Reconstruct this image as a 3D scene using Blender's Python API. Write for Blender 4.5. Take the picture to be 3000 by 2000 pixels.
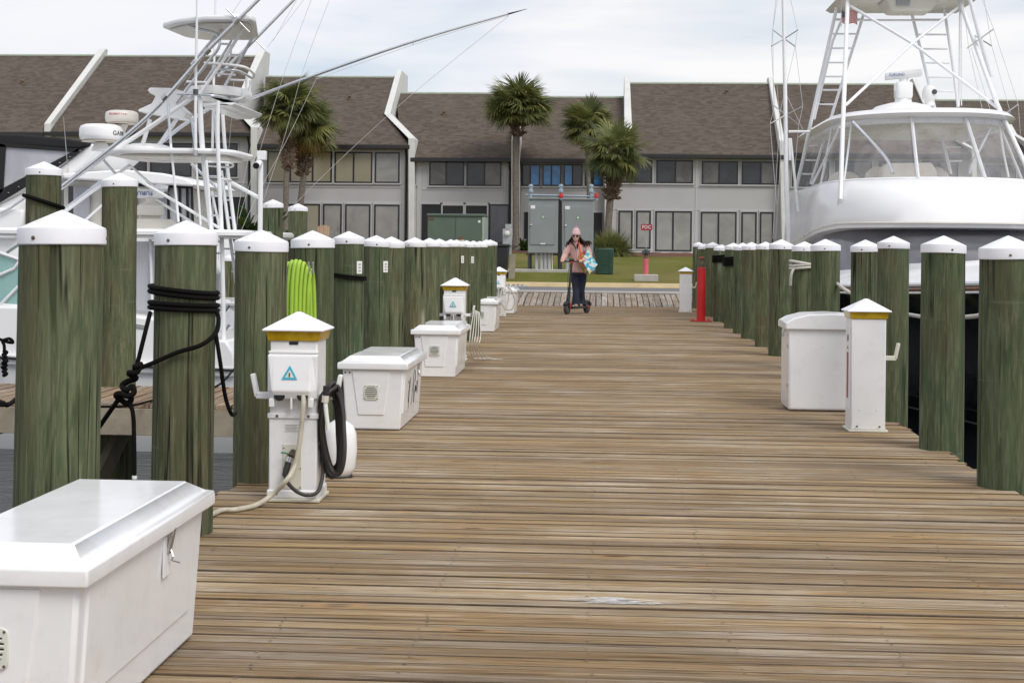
import bpy, bmesh, math, random
from math import sin, cos, pi, radians, sqrt, atan2, tan, exp
from mathutils import Vector, Matrix, Euler, noise as mnoise
random.seed(7)
V = Vector
scene = bpy.context.scene
for o in list(bpy.data.objects):
    bpy.data.objects.remove(o)
COL = scene.collection

# ------------------------------------------------------------------ camera
CAM_H, FPX, YAW, ROLL, CXP, CYP = 1.36, 4300.0, radians(3.37), 0.010, 1500.0, 732.0
cam = bpy.data.cameras.new('Camera')
cam.sensor_fit = 'HORIZONTAL'; cam.sensor_width = 36.0
cam.lens = FPX / 3000.0 * 36.0
cam.shift_y = (CYP - 1000.0) / 3000.0
cam.clip_start = 0.1; cam.clip_end = 3000.0
camo = bpy.data.objects.new('Camera', cam); COL.objects.link(camo)
camo.location = (0, 0, CAM_H)
camo.rotation_mode = 'XYZ'
camo.rotation_euler = (Matrix.Rotation(YAW, 3, 'Z') @ Matrix.Rotation(pi / 2, 3, 'X') @ Matrix.Rotation(ROLL, 3, 'Z')).to_euler('XYZ')
scene.camera = camo
scene.render.resolution_x, scene.render.resolution_y = 1024, 682

# ------------------------------------------------------------------ sky + sun (thin overcast)
SUN_EL, SUN_AZ = radians(48), radians(138)      # azimuth from +Y towards +X ; light comes from the right
w = bpy.data.worlds.new('World'); scene.world = w; w.use_nodes = True
nt = w.node_tree; nt.nodes.clear()
def wn(t, **k):
    n = nt.nodes.new(t)
    for a, b in k.items(): setattr(n, a, b)
    return n
wout = wn('ShaderNodeOutputWorld'); wbg = wn('ShaderNodeBackground'); wbg.inputs[1].default_value = 0.1
sky = wn('ShaderNodeTexSky', sky_type='NISHITA', sun_disc=False, sun_elevation=SUN_EL, sun_rotation=SUN_AZ)
sky.air_density = 1.0; sky.dust_density = 1.5; sky.ozone_density = 1.5
wtc = wn('ShaderNodeTexCoord'); wmap = wn('ShaderNodeMapping'); wmap.inputs['Scale'].default_value = (1.0, 1.0, 5.0)
wmap.inputs['Rotation'].default_value = (0, radians(6), radians(20))
wno = wn('ShaderNodeTexNoise'); wno.inputs['Scale'].default_value = 2.6; wno.inputs['Detail'].default_value = 5; wno.inputs['Roughness'].default_value = 0.5
wno.inputs['Distortion'].default_value = 0.35
wra = wn('ShaderNodeValToRGB'); wra.color_ramp.elements[0].position = 0.36; wra.color_ramp.elements[0].color = (0.38, 0.38, 0.38, 1)
wra.color_ramp.elements[1].position = 0.55; wra.color_ramp.elements[1].color = (1, 1, 1, 1)
wno2 = wn('ShaderNodeTexNoise'); wno2.inputs['Scale'].default_value = 1.5; wno2.inputs['Detail'].default_value = 4
wra2 = wn('ShaderNodeValToRGB'); wra2.color_ramp.elements[0].position = 0.35; wra2.color_ramp.elements[0].color = (6.3, 6.5, 7.5, 1)
wra2.color_ramp.elements[1].position = 0.65; wra2.color_ramp.elements[1].color = (7.5, 7.45, 7.5, 1)
wmix = wn('ShaderNodeMix', data_type='RGBA')
L = nt.links.new
L(wtc.outputs['Generated'], wmap.inputs[0]); L(wmap.outputs[0], wno.inputs['Vector']); L(wmap.outputs[0], wno2.inputs['Vector'])
L(wno.outputs[0], wra.inputs[0]); L(wno2.outputs[0], wra2.inputs[0])
L(wra.outputs[0], wmix.inputs[0]); L(sky.outputs[0], wmix.inputs[6]); L(wra2.outputs[0], wmix.inputs[7])
L(wmix.outputs[2], wbg.inputs[0]); L(wbg.outputs[0], wout.inputs[0])

sl = bpy.data.lights.new('Sun', 'SUN'); sl.energy = 1.5; sl.angle = radians(28); sl.color = (1.0, 0.96, 0.9)
so = bpy.data.objects.new('Sun', sl); COL.objects.link(so)
sd = V((sin(SUN_AZ) * cos(SUN_EL), cos(SUN_AZ) * cos(SUN_EL), sin(SUN_EL)))
sd.normalize()
sky.sun_rotation = atan2(sd.x, sd.y); sky.sun_elevation = math.asin(sd.z)
so.rotation_euler = sd.to_track_quat('Z', 'Y').to_euler()
so.location = (10, -10, 30)

vs = scene.view_settings
vs.view_transform = 'Standard'; vs.look = 'None'; vs.exposure = 0.38; vs.gamma = 1.0; vs.use_curve_mapping = False
scene.render.engine = 'CYCLES'

# ------------------------------------------------------------------ measuring: photo pixel (3000x2000) -> point of the place
_F = V((-sin(YAW), cos(YAW), 0)); _R = V((cos(YAW), sin(YAW), 0))
def ray(px, py):
    u, v = (px - CXP) / FPX, (CYP - py) / FPX
    c, s = cos(ROLL), sin(ROLL)
    return _F + _R * (u * c - v * s) + V((0, 0, 1)) * (u * s + v * c)
def at(px, py, Y):
    d = ray(px, py); t = Y / d.y
    return V((d.x * t, Y, CAM_H + d.z * t))
def gnd(px, py, z=0.0):
    d = ray(px, py); t = (z - CAM_H) / d.z
    return V((d.x * t, d.y * t, z))
def atX(px, py, X):
    d = ray(px, py); t = X / d.x
    return V((X, d.y * t, CAM_H + d.z * t))

# ------------------------------------------------------------------ mesh builder
class MB:
    def __init__(s): s.v = []; s.f = []
    def add(s, vs, fs):
        b = len(s.v); s.v += [tuple(x) for x in vs]; s.f += [tuple(i + b for i in f) for f in fs]; return s
    def box(s, c, d, rot=None):
        x, y, z = d[0] / 2, d[1] / 2, d[2] / 2
        p = [V((i * x, j * y, k * z)) for k in (-1, 1) for j in (-1, 1) for i in (-1, 1)]
        if rot is not None: p = [rot @ q for q in p]
        c = V(c)
        return s.add([q + c for q in p], [(0, 2, 3, 1), (4, 5, 7, 6), (0, 1, 5, 4), (2, 6, 7, 3), (0, 4, 6, 2), (1, 3, 7, 5)])
    def bx(s, x0, x1, y0, y1, z0, z1):
        return s.box(((x0 + x1) / 2, (y0 + y1) / 2, (z0 + z1) / 2), (abs(x1 - x0), abs(y1 - y0), abs(z1 - z0)))
    def loft(s, secs, closed=True, caps=True):
        n = len(secs[0]); vs = [p for q in secs for p in q]; fs = []
        for i in range(len(secs) - 1):
            for j in range(n if closed else n - 1):
                a, b = i * n + j, i * n + (j + 1) % n
                fs.append((a, b, b + n, a + n))
        if caps and closed:
            fs.append(tuple(reversed(range(n)))); m = (len(secs) - 1) * n
            fs.append(tuple(range(m, m + n)))
        return s.add(vs, fs)
    def tube(s, pts, r, n=8, closed=False, flat=1.0):
        pts = [V(p) for p in pts]; N = len(pts); secs = []
        up = None
        for i, p in enumerate(pts):
            if closed: t = pts[(i + 1) % N] - pts[i - 1]
            else: t = pts[min(i + 1, N - 1)] - pts[max(i - 1, 0)]
            if t.length < 1e-9: t = V((0, 0, 1))
            t.normalize()
            if up is None:
                up = V((0, 0, 1)) if abs(t.z) < 0.9 else V((1, 0, 0))
            a = up - t * up.dot(t)
            if a.length < 1e-6: a = t.orthogonal()
            a.normalize(); b = t.cross(a); up = a
            rr = r[i] if isinstance(r, (list, tuple)) else r
            secs.append([p + (a * cos(2 * pi * k / n) + b * sin(2 * pi * k / n) * flat) * rr for k in range(n)])
        if closed: secs.append(secs[0]); return s.loft(secs, True, False)
        return s.loft(secs)
    def lathe(s, prof, c=(0, 0, 0), n=20, axis='Z'):
        c = V(c); secs = []
        for r, z in prof:
            q = []
            for k in range(n):
                a = 2 * pi * k / n
                p = V((r * cos(a), r * sin(a), z))
                if axis == 'Y': p = V((p.x, -p.z, p.y))
                if axis == 'X': p = V((p.z, p.x, p.y))
                q.append(p + c)
            secs.append(q)
        return s.loft(secs)
    def prism(s, poly, a, b, plane='XZ'):
        # poly in 2D, extruded from a to b along the remaining axis
        def P(q, t):
            return {'XZ': (q[0], t, q[1]), 'XY': (q[0], q[1], t), 'YZ': (t, q[0], q[1])}[plane]
        n = len(poly)
        return s.add([P(q, a) for q in poly] + [P(q, b) for q in poly],
                     [tuple(range(n)), tuple(reversed(range(n, 2 * n)))] + [(i, i + n, (i + 1) % n + n, (i + 1) % n) for i in range(n)])
    def slab(s, top, th):
        # polygon of 3D points given thickness vector
        n = len(top); th = V(th); top = [V(p) for p in top]
        return s.add(top + [p + th for p in top], [tuple(range(n)), tuple(reversed(range(n, 2 * n)))] + [(i, i + n, (i + 1) % n + n, (i + 1) % n) for i in range(n)])
    def mesh(s, name, mat=None, smooth=30):
        me = bpy.data.meshes.new(name); me.from_pydata(s.v, [], s.f)
        bm = bmesh.new(); bm.from_mesh(me); bmesh.ops.recalc_face_normals(bm, faces=bm.faces); bm.to_mesh(me); bm.free()
        if smooth:
            me.polygons.foreach_set('use_smooth', [True] * len(me.polygons))
            me.set_sharp_from_angle(angle=radians(smooth))
        if mat: me.materials.append(mat)
        return me
    def build(s, name, mat, parent=None, smooth=35, bevel=0, seg=2, loc=None, world=False):
        o = bpy.data.objects.new(name, s.mesh(name, mat, smooth)); COL.objects.link(o)
        if bevel:
            b = o.modifiers.new('Bevel', 'BEVEL'); b.width = bevel; b.segments = seg; b.limit_method = 'ANGLE'; b.angle_limit = radians(35)
            b.harden_normals = False
        if parent:
            o.parent = parent
            if world: o.location = -parent.location
        if loc is not None: o.location = loc
        return o

def obj(name, me, parent=None, loc=(0, 0, 0), rot=(0, 0, 0), sc=(1, 1, 1)):
    o = bpy.data.objects.new(name, me); COL.objects.link(o)
    o.location = loc; o.rotation_euler = rot; o.scale = sc
    if parent: o.parent = parent
    return o
def tag(o, label=None, cat=None, group=None, kind=None):
    if label: o['label'] = label
    if cat: o['category'] = cat
    if group: o['group'] = group
    if kind: o['kind'] = kind
    return o
def thing(name, label, cat, loc=(0, 0, 0), rz=0, group=None):
    o = bpy.data.objects.new(name, None); COL.objects.link(o)
    o.location = loc; o.rotation_euler = (0, 0, rz); o.empty_display_size = 0.2
    return tag(o, label, cat, group)
def copy_tree(o, parent=None):
    c = o.copy(); COL.objects.link(c); c.parent = parent
    for ch in o.children: copy_tree(ch, c)
    return c
def dup(o, label, loc, rz=0, sc=None):
    c = copy_tree(o); c['label'] = label; c.location = loc; c.rotation_euler = (0, 0, rz)
    if sc: c.scale = sc
    return c
def text_mesh(body, size, mat, depth=0.0):
    cu = bpy.data.curves.new('lettering', 'FONT'); cu.body = body; cu.size = size; cu.extrude = depth
    cu.align_x = 'CENTER'; cu.align_y = 'CENTER'; cu.resolution_u = 3
    o = bpy.data.objects.new('lettering', cu); COL.objects.link(o)
    bpy.context.view_layer.update()
    me = bpy.data.meshes.new_from_object(o.evaluated_get(bpy.context.evaluated_depsgraph_get()))
    bpy.data.objects.remove(o)
    me.materials.clear(); me.materials.append(mat)
    return me
def catmull(pts, k=6, closed=False):
    pts = [V(p) for p in pts]; N = len(pts); out = []
    rng = range(N) if closed else range(N - 1)
    for i in rng:
        if closed: p0, p1, p2, p3 = pts[i - 1], pts[i], pts[(i + 1) % N], pts[(i + 2) % N]
        else: p0, p1, p2, p3 = pts[max(i - 1, 0)], pts[i], pts[i + 1], pts[min(i + 2, N - 1)]
        for j in range(k):
            t = j / k
            out.append(0.5 * ((2 * p1) + (p2 - p0) * t + (2 * p0 - 5 * p1 + 4 * p2 - p3) * t * t + (3 * p1 - p0 - 3 * p2 + p3) * t ** 3))
    if not closed: out.append(pts[-1])
    return out

# ------------------------------------------------------------------ materials
class G:
    def __init__(s, name):
        s.m = bpy.data.materials.new(name); s.m.use_nodes = True; s.t = s.m.node_tree
        s.b = s.t.nodes['Principled BSDF']
    def n(s, t, ins=None, **k):
        x = s.t.nodes.new(t)
        for a, b in k.items(): setattr(x, a, b)
        for a, b in (ins or {}).items(): s.set(x, a, b)
        return x
    def set(s, x, a, b):
        if hasattr(b, 'is_linked') or isinstance(b, bpy.types.NodeSocket): s.t.links.new(b, x.inputs[a])
        else: x.inputs[a].default_value = b
    def coord(s, kind='Object', scale=(1, 1, 1), rnd=True, rot=(0, 0, 0)):
        if kind == 'World': c = s.n('ShaderNodeNewGeometry').outputs['Position']
        else: c = s.n('ShaderNodeTexCoord').outputs[kind]
        if rnd and kind == 'Object':
            r = s.n('ShaderNodeObjectInfo').outputs['Random']
            mlt = s.n('ShaderNodeMath', {0: r, 1: 137.0}, operation='MULTIPLY').outputs[0]
            c = s.n('ShaderNodeVectorMath', {0: c, 1: mlt}, operation='ADD').outputs[0]
        return s.n('ShaderNodeMapping', {'Vector': c, 'Scale': scale, 'Rotation': rot}).outputs[0]
    def noise(s, vec, scale=1, detail=4, rough=0.55, dist=0):
        return s.n('ShaderNodeTexNoise', {'Vector': vec, 'Scale': scale, 'Detail': detail, 'Roughness': rough, 'Distortion': dist}).outputs[0]
    def ramp(s, fac, stops, interp='LINEAR'):
        r = s.n('ShaderNodeValToRGB', {0: fac}); cr = r.color_ramp; cr.interpolation = interp
        while len(cr.elements) < len(stops): cr.elements.new(0.5)
        for e, (p, c) in zip(cr.elements, stops):
            e.position = p; e.color = (c, c, c, 1) if isinstance(c, (int, float)) else (*c, 1)
        return r.outputs[0]
    def mix(s, fac, a, b, mode='MIX'):
        x = s.n('ShaderNodeMix', data_type='RGBA', blend_type=mode)
        for i, q in ((0, fac), (6, a), (7, b)):
            if isinstance(q, tuple) and len(q) == 3: q = (*q, 1)
            s.set(x, i, q)
        return x.outputs[2]
    def math(s, op, a, b=0.0):
        return s.n('ShaderNodeMath', {0: a, 1: b}, operation=op).outputs[0]
    def rnd(s): return s.n('ShaderNodeObjectInfo').outputs['Random']
    def bump(s, h, strength=0.3, dist=0.01):
        s.set(s.b, 'Normal', s.n('ShaderNodeBump', {'Height': h, 'Strength': strength, 'Distance': dist}).outputs[0])
    def out(s, col=None, rough=0.5, metal=0.0, spec=0.5):
        if col is not None:
            if isinstance(col, tuple) and len(col) == 3: col = (*col, 1)
            s.set(s.b, 'Base Color', col)
        s.set(s.b, 'Roughness', rough); s.set(s.b, 'Metallic', metal); s.set(s.b, 'Specular IOR Level', spec)
        return s.m
def plain(name, col, rough=0.5, metal=0.0, var=0.12, scale=3.0, bump=0.0, bscale=60, kind='Object', spec=0.5, dirt=None):
    g = G(name); c = g.coord(kind)
    f = g.noise(c, scale, 5, 0.6)
    a = tuple(min(1, x * (1 + var)) for x in col); b = tuple(x * (1 - var) for x in col)
    k = g.ramp(f, [(0.3, b), (0.7, a)])
    if dirt:
        k = g.mix(g.ramp(g.noise(c, scale * 2.3, 6, 0.7), [(0.52, 0.0), (0.75, dirt[1])]), k, dirt[0])
    if bump: g.bump(g.noise(c, bscale, 4, 0.6), bump, 0.01)
    r = g.ramp(f, [(0.2, max(0, rough - 0.07)), (0.8, min(1, rough + 0.07))])
    return g.out(k, r, metal, spec)
MT = {}
def mk():
    m = MT
    m['gel'] = plain('white_gelcoat', (0.85, 0.85, 0.85), 0.18, var=0.03, scale=3, dirt=((0.52, 0.49, 0.43), 0.26))
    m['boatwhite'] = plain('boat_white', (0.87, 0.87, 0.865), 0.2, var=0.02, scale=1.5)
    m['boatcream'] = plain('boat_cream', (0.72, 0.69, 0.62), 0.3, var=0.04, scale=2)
    m['cap'] = plain('cap_plastic', (0.85, 0.85, 0.88), 0.38, var=0.03, scale=5, dirt=((0.5, 0.48, 0.42), 0.12))
    m['pedwhite'] = plain('pedestal_white', (0.83, 0.83, 0.83), 0.3, var=0.03, scale=4, dirt=((0.5, 0.47, 0.4), 0.2))
    m['offwhite'] = plain('offwhite_plastic', (0.68, 0.66, 0.55), 0.4, var=0.06, scale=6)
    m['vent'] = plain('vent_plastic', (0.66, 0.67, 0.6), 0.4, var=0.05)
    m['alu'] = plain('white_tube', (0.86, 0.87, 0.88), 0.22, var=0.04, scale=6)
    m['metal'] = plain('anodised_tube', (0.66, 0.69, 0.72), 0.26, 0.75, var=0.08, scale=4)
    m['steel'] = plain('steel', (0.55, 0.55, 0.55), 0.3, 1.0, var=0.1)
    m['black'] = plain('black_paint', (0.012, 0.012, 0.013), 0.4, var=0.2)
    m['rubber'] = plain('black_rubber', (0.022, 0.021, 0.02), 0.65, var=0.3, scale=10)
    m['hose'] = plain('dark_hose', (0.035, 0.03, 0.028), 0.5, var=0.25, scale=14)
    m['canvas'] = plain('black_canvas', (0.012, 0.012, 0.013), 0.85, var=0.3, scale=6, bump=0.2, bscale=300)
    m['screw'] = plain('screw', (0.16, 0.13, 0.1), 0.5, 0.6)
    m['beigecord'] = plain('beige_cord', (0.52, 0.48, 0.38), 0.5, var=0.15, scale=9, dirt=((0.25, 0.2, 0.13), 0.5))
    m['hull'] = plain('black_hull', (0.006, 0.006, 0.008), 0.08, var=0.1)
    m['teak'] = plain('teak', (0.25, 0.13, 0.07), 0.4, var=0.2, scale=10)
    m['tan'] = plain('tan_vinyl', (0.66, 0.61, 0.52), 0.5, var=0.08, scale=3, bump=0.1)
    m['red'] = plain('red_paint', (0.48, 0.012, 0.014), 0.4, var=0.15, scale=8, dirt=((0.3, 0.05, 0.04), 0.5))
    m['pink'] = plain('faded_red', (0.62, 0.12, 0.15), 0.5, var=0.12, scale=8)
    m['signred'] = plain('sign_red', (0.33, 0.02, 0.03), 0.4, var=0.06)
    m['signwhite'] = plain('sign_white', (0.8, 0.8, 0.75), 0.4, var=0.03)
    m['brass'] = plain('aged_brass', (0.13, 0.1, 0.06), 0.5, 0.5, var=0.3, scale=20)
    m['cabinet'] = plain('cabinet_grey_green', (0.24, 0.265, 0.262), 0.45, var=0.06, scale=2)
    m['transf'] = plain('transformer_green', (0.095, 0.135, 0.10), 0.45, var=0.08, scale=2)
    m['transf2'] = plain('transformer_edge', (0.32, 0.39, 0.33), 0.5, var=0.1)
    m['galv'] = plain('galvanised', (0.42, 0.43, 0.43), 0.5, 0.4, var=0.12, scale=5)
    m['pvc'] = plain('grey_pvc', (0.4, 0.41, 0.42), 0.45, var=0.08)
    m['darkpost'] = plain('dark_post', (0.07, 0.075, 0.08), 0.5, var=0.1)
    m['bingreen'] = plain('bin_green', (0.015, 0.055, 0.032), 0.45, var=0.15, scale=4)
    m['binblack'] = plain('bin_black', (0.018, 0.018, 0.02), 0.5, var=0.15, scale=4)
    m['concrete'] = plain('concrete', (0.42, 0.4, 0.36), 0.85, var=0.15, scale=2, bump=0.3, bscale=40, kind='World')
    m['kerb'] = plain('kerb_concrete', (0.5, 0.39, 0.22), 0.85, var=0.14, scale=1.2, bump=0.25, bscale=30, kind='World', dirt=((0.3, 0.22, 0.12), 0.5))
    m['asphalt'] = plain('asphalt', (0.15, 0.152, 0.155), 0.9, var=0.14, scale=0.8, bump=0.4, bscale=80, kind='World')
    m['mulch'] = plain('mulch', (0.12, 0.05, 0.025), 0.95, var=0.4, scale=14, bump=0.7, bscale=40, kind='World')
    m['stucco'] = plain('white_stucco', (0.66, 0.66, 0.63), 0.85, var=0.07, scale=1.2, bump=0.25, bscale=30, kind='World', dirt=((0.4, 0.39, 0.35), 0.3))
    m['siding'] = plain('grey_siding', (0.435, 0.43, 0.425), 0.7, var=0.05, scale=0.6, kind='World', dirt=((0.33, 0.32, 0.3), 0.25))
    m['trim'] = plain('grey_trim', (0.475, 0.47, 0.46), 0.6, var=0.04, scale=1, kind='World')
    m['gutter'] = plain('dark_gutter', (0.018, 0.017, 0.018), 0.4, var=0.15)
    m['ridge'] = plain('ridge_flashing', (0.42, 0.47, 0.38), 0.5, var=0.1)
    m['frame'] = plain('window_frame_black', (0.012, 0.012, 0.013), 0.35, var=0.1)
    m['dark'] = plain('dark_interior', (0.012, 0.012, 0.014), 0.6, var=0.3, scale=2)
    m['skin'] = plain('skin', (0.6, 0.36, 0.27), 0.5, var=0.06, scale=6)
    m['jacket'] = plain('pink_knit', (0.60, 0.37, 0.33), 0.9, var=0.1, scale=30, bump=0.6, bscale=90)
    m['jeans'] = plain('dark_jeans', (0.012, 0.017, 0.038), 0.85, var=0.35, scale=7, bump=0.3, bscale=200)
    m['hat'] = plain('pink_wool', (0.60, 0.40, 0.42), 0.95, var=0.08, scale=20, bump=0.6, bscale=120)
    m['hair'] = plain('brown_hair', (0.030, 0.013, 0.009), 0.65, var=0.4, scale=25, spec=0.2)
    m['shoe'] = plain('shoe', (0.3, 0.2, 0.13), 0.6)
    m['orange'] = plain('orange_strap', (0.62, 0.09, 0.025), 0.6)
    m['scooter'] = plain('scooter_black', (0.02, 0.021, 0.022), 0.4, var=0.1)
    m['scootred'] = plain('scooter_red', (0.55, 0.02, 0.015), 0.35)
    m['teeth'] = plain('teeth', (0.75, 0.72, 0.66), 0.3)
    m['lip'] = plain('lip', (0.4, 0.1, 0.09), 0.4)
    m['rustyredlamp'] = plain('red_lens', (0.5, 0.01, 0.01), 0.2)
    m['bluegrey'] = plain('blue_grey_cap', (0.28, 0.36, 0.42), 0.4)
    m['tanwood'] = plain('tan_wood', (0.42, 0.29, 0.18), 0.7, var=0.12, scale=6)
    m['greyplank'] = plain('grey_beam', (0.30, 0.26, 0.19), 0.85, var=0.25, scale=3, bump=0.4, bscale=30)
    m['underwood'] = plain('under_wood', (0.16, 0.13, 0.09), 0.9, var=0.25, scale=3)
    m['gold'] = plain('dried_leaf', (0.28, 0.15, 0.06), 0.8, var=0.3, scale=8)
    m['lime'] = plain('lime_hose', (0.36, 0.56, 0.055), 0.42, var=0.08, scale=8)
    m['navy'] = plain('navy', (0.01, 0.015, 0.07), 0.6); m['flagred'] = plain('flag_red', (0.6, 0.015, 0.03), 0.7)
    m['blueink'] = plain('blue_ink', (0.02, 0.12, 0.35), 0.5); m['ink'] = plain('black_ink', (0.02, 0.02, 0.02), 0.6); m['redink'] = plain('red_ink', (0.6, 0.06, 0.1), 0.6)
    m['orangeink'] = plain('orange_ink', (0.75, 0.25, 0.02), 0.6)
    m['stickerblue'] = plain('sticker_blue', (0.05, 0.42, 0.6), 0.4, var=0.1, scale=20)
    m['stickergreen'] = plain('sticker_green', (0.02, 0.18, 0.12), 0.4)
    m['stickercream'] = plain('sticker_cream', (0.75, 0.75, 0.62), 0.4)
    m['redlabel'] = plain('red_label', (0.36, 0.06, 0.045), 0.5, var=0.2, scale=30)
    m['paint'] = plain('white_paint_smear', (0.66, 0.64, 0.6), 0.7, var=0.15, scale=40)
    m['whiterope'] = plain('white_rope', (0.6, 0.58, 0.52), 0.8, var=0.15, scale=40)
    m['rope'] = plain('black_rope', (0.006, 0.0055, 0.005), 0.8, var=0.3, scale=60, bump=0.5, bscale=220, spec=0.12)
    m['wire'] = plain('rigging_line', (0.6, 0.6, 0.58), 0.5)
    # --- amber lens
    g = G('amber_lens'); c = g.coord(); g.out(g.ramp(g.noise(c, 12, 4), [(0.35, (0.55, 0.33, 0.008)), (0.65, (0.80, 0.54, 0.04))]), 0.18)
    g.b.inputs['Transmission Weight'].default_value = 0.25; m['amber'] = g.m
    # --- piling wood : green treated, streaked lengthwise
    g = G('piling_wood'); c1 = g.coord('Object', (20, 20, 1.7)); c2 = g.coord('Object', (60, 60, 4.5)); c3 = g.coord('Object', (3.2, 3.2, 1.3)); c4 = g.coord('Object', (1, 1, 1))
    base = g.ramp(g.noise(c1, 1.0, 7, 0.68, 0.9), [(0.28, (0.054, 0.067, 0.037)), (0.42, (0.080, 0.100, 0.054)), (0.55, (0.118, 0.146, 0.082)), (0.66, (0.165, 0.190, 0.115)), (0.78, (0.25, 0.265, 0.18))])
    base = g.mix(g.ramp(g.noise(c3, 1.0, 5, 0.6, 0.5), [(0.46, 0.0), (0.66, 0.62)]), base, (0.125, 0.100, 0.060))
    base = g.mix(g.ramp(g.noise(g.coord('Object', (4.0, 4.0, 1.5)), 1.3, 5, 0.6, 0.6), [(0.52, 0.0), (0.68, 0.55)]), base, (0.055, 0.095, 0.05))
    base = g.mix(g.ramp(g.noise(c2, 1.0, 5, 0.65, 0.4), [(0.5, 0.0), (0.68, 0.55)]), base, (0.25, 0.25, 0.17))
    base = g.mix(g.ramp(g.noise(c2, 1.6, 4, 0.6, 0.4), [(0.30, 0.34), (0.44, 0.0)]), base, (0.034, 0.040, 0.024))
    pal = g.ramp(g.noise(g.coord('Object', (6, 6, 0.8)), 1.0, 3, 0.5, 0.3), [(0.66, 0.0), (0.72, 0.7)]); base = g.mix(pal, base, (0.30, 0.33, 0.27))
    crack = g.ramp(g.noise(g.coord('Object', (13, 13, 0.22)), 1.0, 2, 0.4, 0.15), [(0.478, 0.0), (0.495, 1.0), (0.505, 1.0), (0.522, 0.0)])
    crack = g.math('MULTIPLY', crack, g.ramp(g.noise(g.coord('Object', (3, 3, 0.9)), 1.4, 2), [(0.46, 0.0), (0.56, 1.0)]))
    base = g.mix(g.math('MULTIPLY', crack, 0.92), base, (0.006, 0.006, 0.004))
    stain = g.ramp(g.noise(c4, 3.1, 3, 0.6), [(0.70, 0.0), (0.76, 0.7)])
    base = g.mix(stain, base, (0.15, 0.06, 0.025))
    wl = g.ramp(g.noise(g.coord('Object', (1.2, 1.2, 14)), 1.0, 3, 0.6), [(0.66, 0.0), (0.72, 0.35)]); base = g.mix(wl, base, (0.22, 0.24, 0.17))
    hue = g.mix(g.rnd(), (0.69, 0.74, 0.66), (1.02, 0.94, 0.86)); base = g.mix(1.0, base, hue, 'MULTIPLY')
    g.bump(g.math('SUBTRACT', g.math('ADD', g.noise(c1, 1.0, 5, 0.6), g.math('MULTIPLY', g.noise(c2, 1.0, 5, 0.6), 0.5)), g.math('MULTIPLY', crack, 2.2)), 0.5, 0.012)
    m['pile'] = g.out(base, 0.85, spec=0.25)
    # --- deck planks (x along the plank)
    def deck(name, tone=(1, 1, 1), ends=True, greyadd=0.0, along='X'):
        g = G(name)
        S = (lambda a, b: (a, b, b)) if along == 'X' else (lambda a, b: (b, a, b))
        c1 = g.coord('Object', S(1.1, 26)); c2 = g.coord('Object', S(2.2, 95)); c3 = g.coord('Object', S(0.6, 7)); w0 = g.coord('World', (1, 1, 1))
        col = g.ramp(g.noise(c1, 1.0, 7, 0.66, 0.8), [(0.24, (0.115, 0.076, 0.042)), (0.40, (0.225, 0.158, 0.088)), (0.52, (0.325, 0.235, 0.132)), (0.66, (0.40, 0.30, 0.172)), (0.80, (0.47, 0.345, 0.19))])
        grey = g.ramp(g.noise(c1, 1.4, 6, 0.66, 0.5), [(0.28, (0.115, 0.092, 0.070)), (0.5, (0.27, 0.235, 0.195)), (0.74, (0.45, 0.41, 0.36))])
        f = g.math('ADD', g.ramp(g.noise(c3, 1.0, 5, 0.6, 0.4), [(0.42, 0.0), (0.64, 0.85)]), greyadd)
        col = g.mix(f, col, grey)
        lines = g.ramp(g.noise(c2, 1.0, 4, 0.6, 0.5), [(0.30, 0.9), (0.44, 0.0)])
        col = g.mix(lines, col, (0.075, 0.042, 0.022))
        ks = g.n('ShaderNodeTexVoronoi', {'Vector': g.coord('Object', S(1.3, 7.0)), 'Scale': 1.0, 'Randomness': 1.0}).outputs['Distance']
        kk = g.math('ADD', ks, g.math('MULTIPLY', g.noise(c2, 0.6, 3), 0.05))
        col = g.mix(g.ramp(kk, [(0.08, 0.9), (0.12, 0.0)]), col, (0.06, 0.028, 0.012))
        ring = g.ramp(kk, [(0.11, 0.0), (0.14, 0.5), (0.21, 0.0)]); col = g.mix(ring, col, (0.44, 0.22, 0.075))
        worn = g.ramp(g.noise(w0, 1.1, 5, 0.65), [(0.45, 0.0), (0.66, 0.85)])
        worn = g.math('MULTIPLY', worn, g.ramp(g.noise(c1, 1.3, 5, 0.6), [(0.45, 0.0), (0.60, 1.0)]))
        col = g.mix(worn, col, (0.52, 0.475, 0.43))
        t = g.ramp(g.rnd(), [(0.0, (0.76, 0.72, 0.69)), (0.3, (0.96, 0.94, 0.92)), (0.6, (1.08, 1.05, 1.0)), (0.85, (1.16, 1.15, 1.12)), (1.0, (1.32, 1.34, 1.36))])
        col = g.mix(1.0, col, t, 'MULTIPLY')
        col = g.mix(1.0, col, tone, 'MULTIPLY')
        chk = g.ramp(g.noise(g.coord('Object', S(1.0, 48)), 1.0, 3, 0.5, 0.3), [(0.29, 0.85), (0.345, 0.0)]); col = g.mix(chk, col, (0.045, 0.026, 0.014))
        sil = g.ramp(g.noise(g.coord('Object', S(0.9, 34)), 1.3, 4, 0.6, 0.4), [(0.60, 0.0), (0.70, 0.55)]); col = g.mix(sil, col, (0.50, 0.42, 0.30))
        g.bump(g.math('ADD', g.noise(c2, 1.0, 5, 0.65), g.math('MULTIPLY', g.noise(c1, 1.0, 5, 0.6), 1.0)), 0.9, 0.008)
        return g.out(col, 0.85, spec=0.2)
    m['deck'] = deck('deck_plank_wood', (1.02, 0.97, 0.868))
    m['edge'] = plain('plank_edge_gap_shade', (0.085, 0.058, 0.034), 0.95, var=0.4, scale=14)  # shade of the gaps between planks, put into the edge colour
    m['ramp'] = deck('ramp_plank_wood', (0.92, 0.92, 0.95), greyadd=0.55, along='Y')
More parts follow.
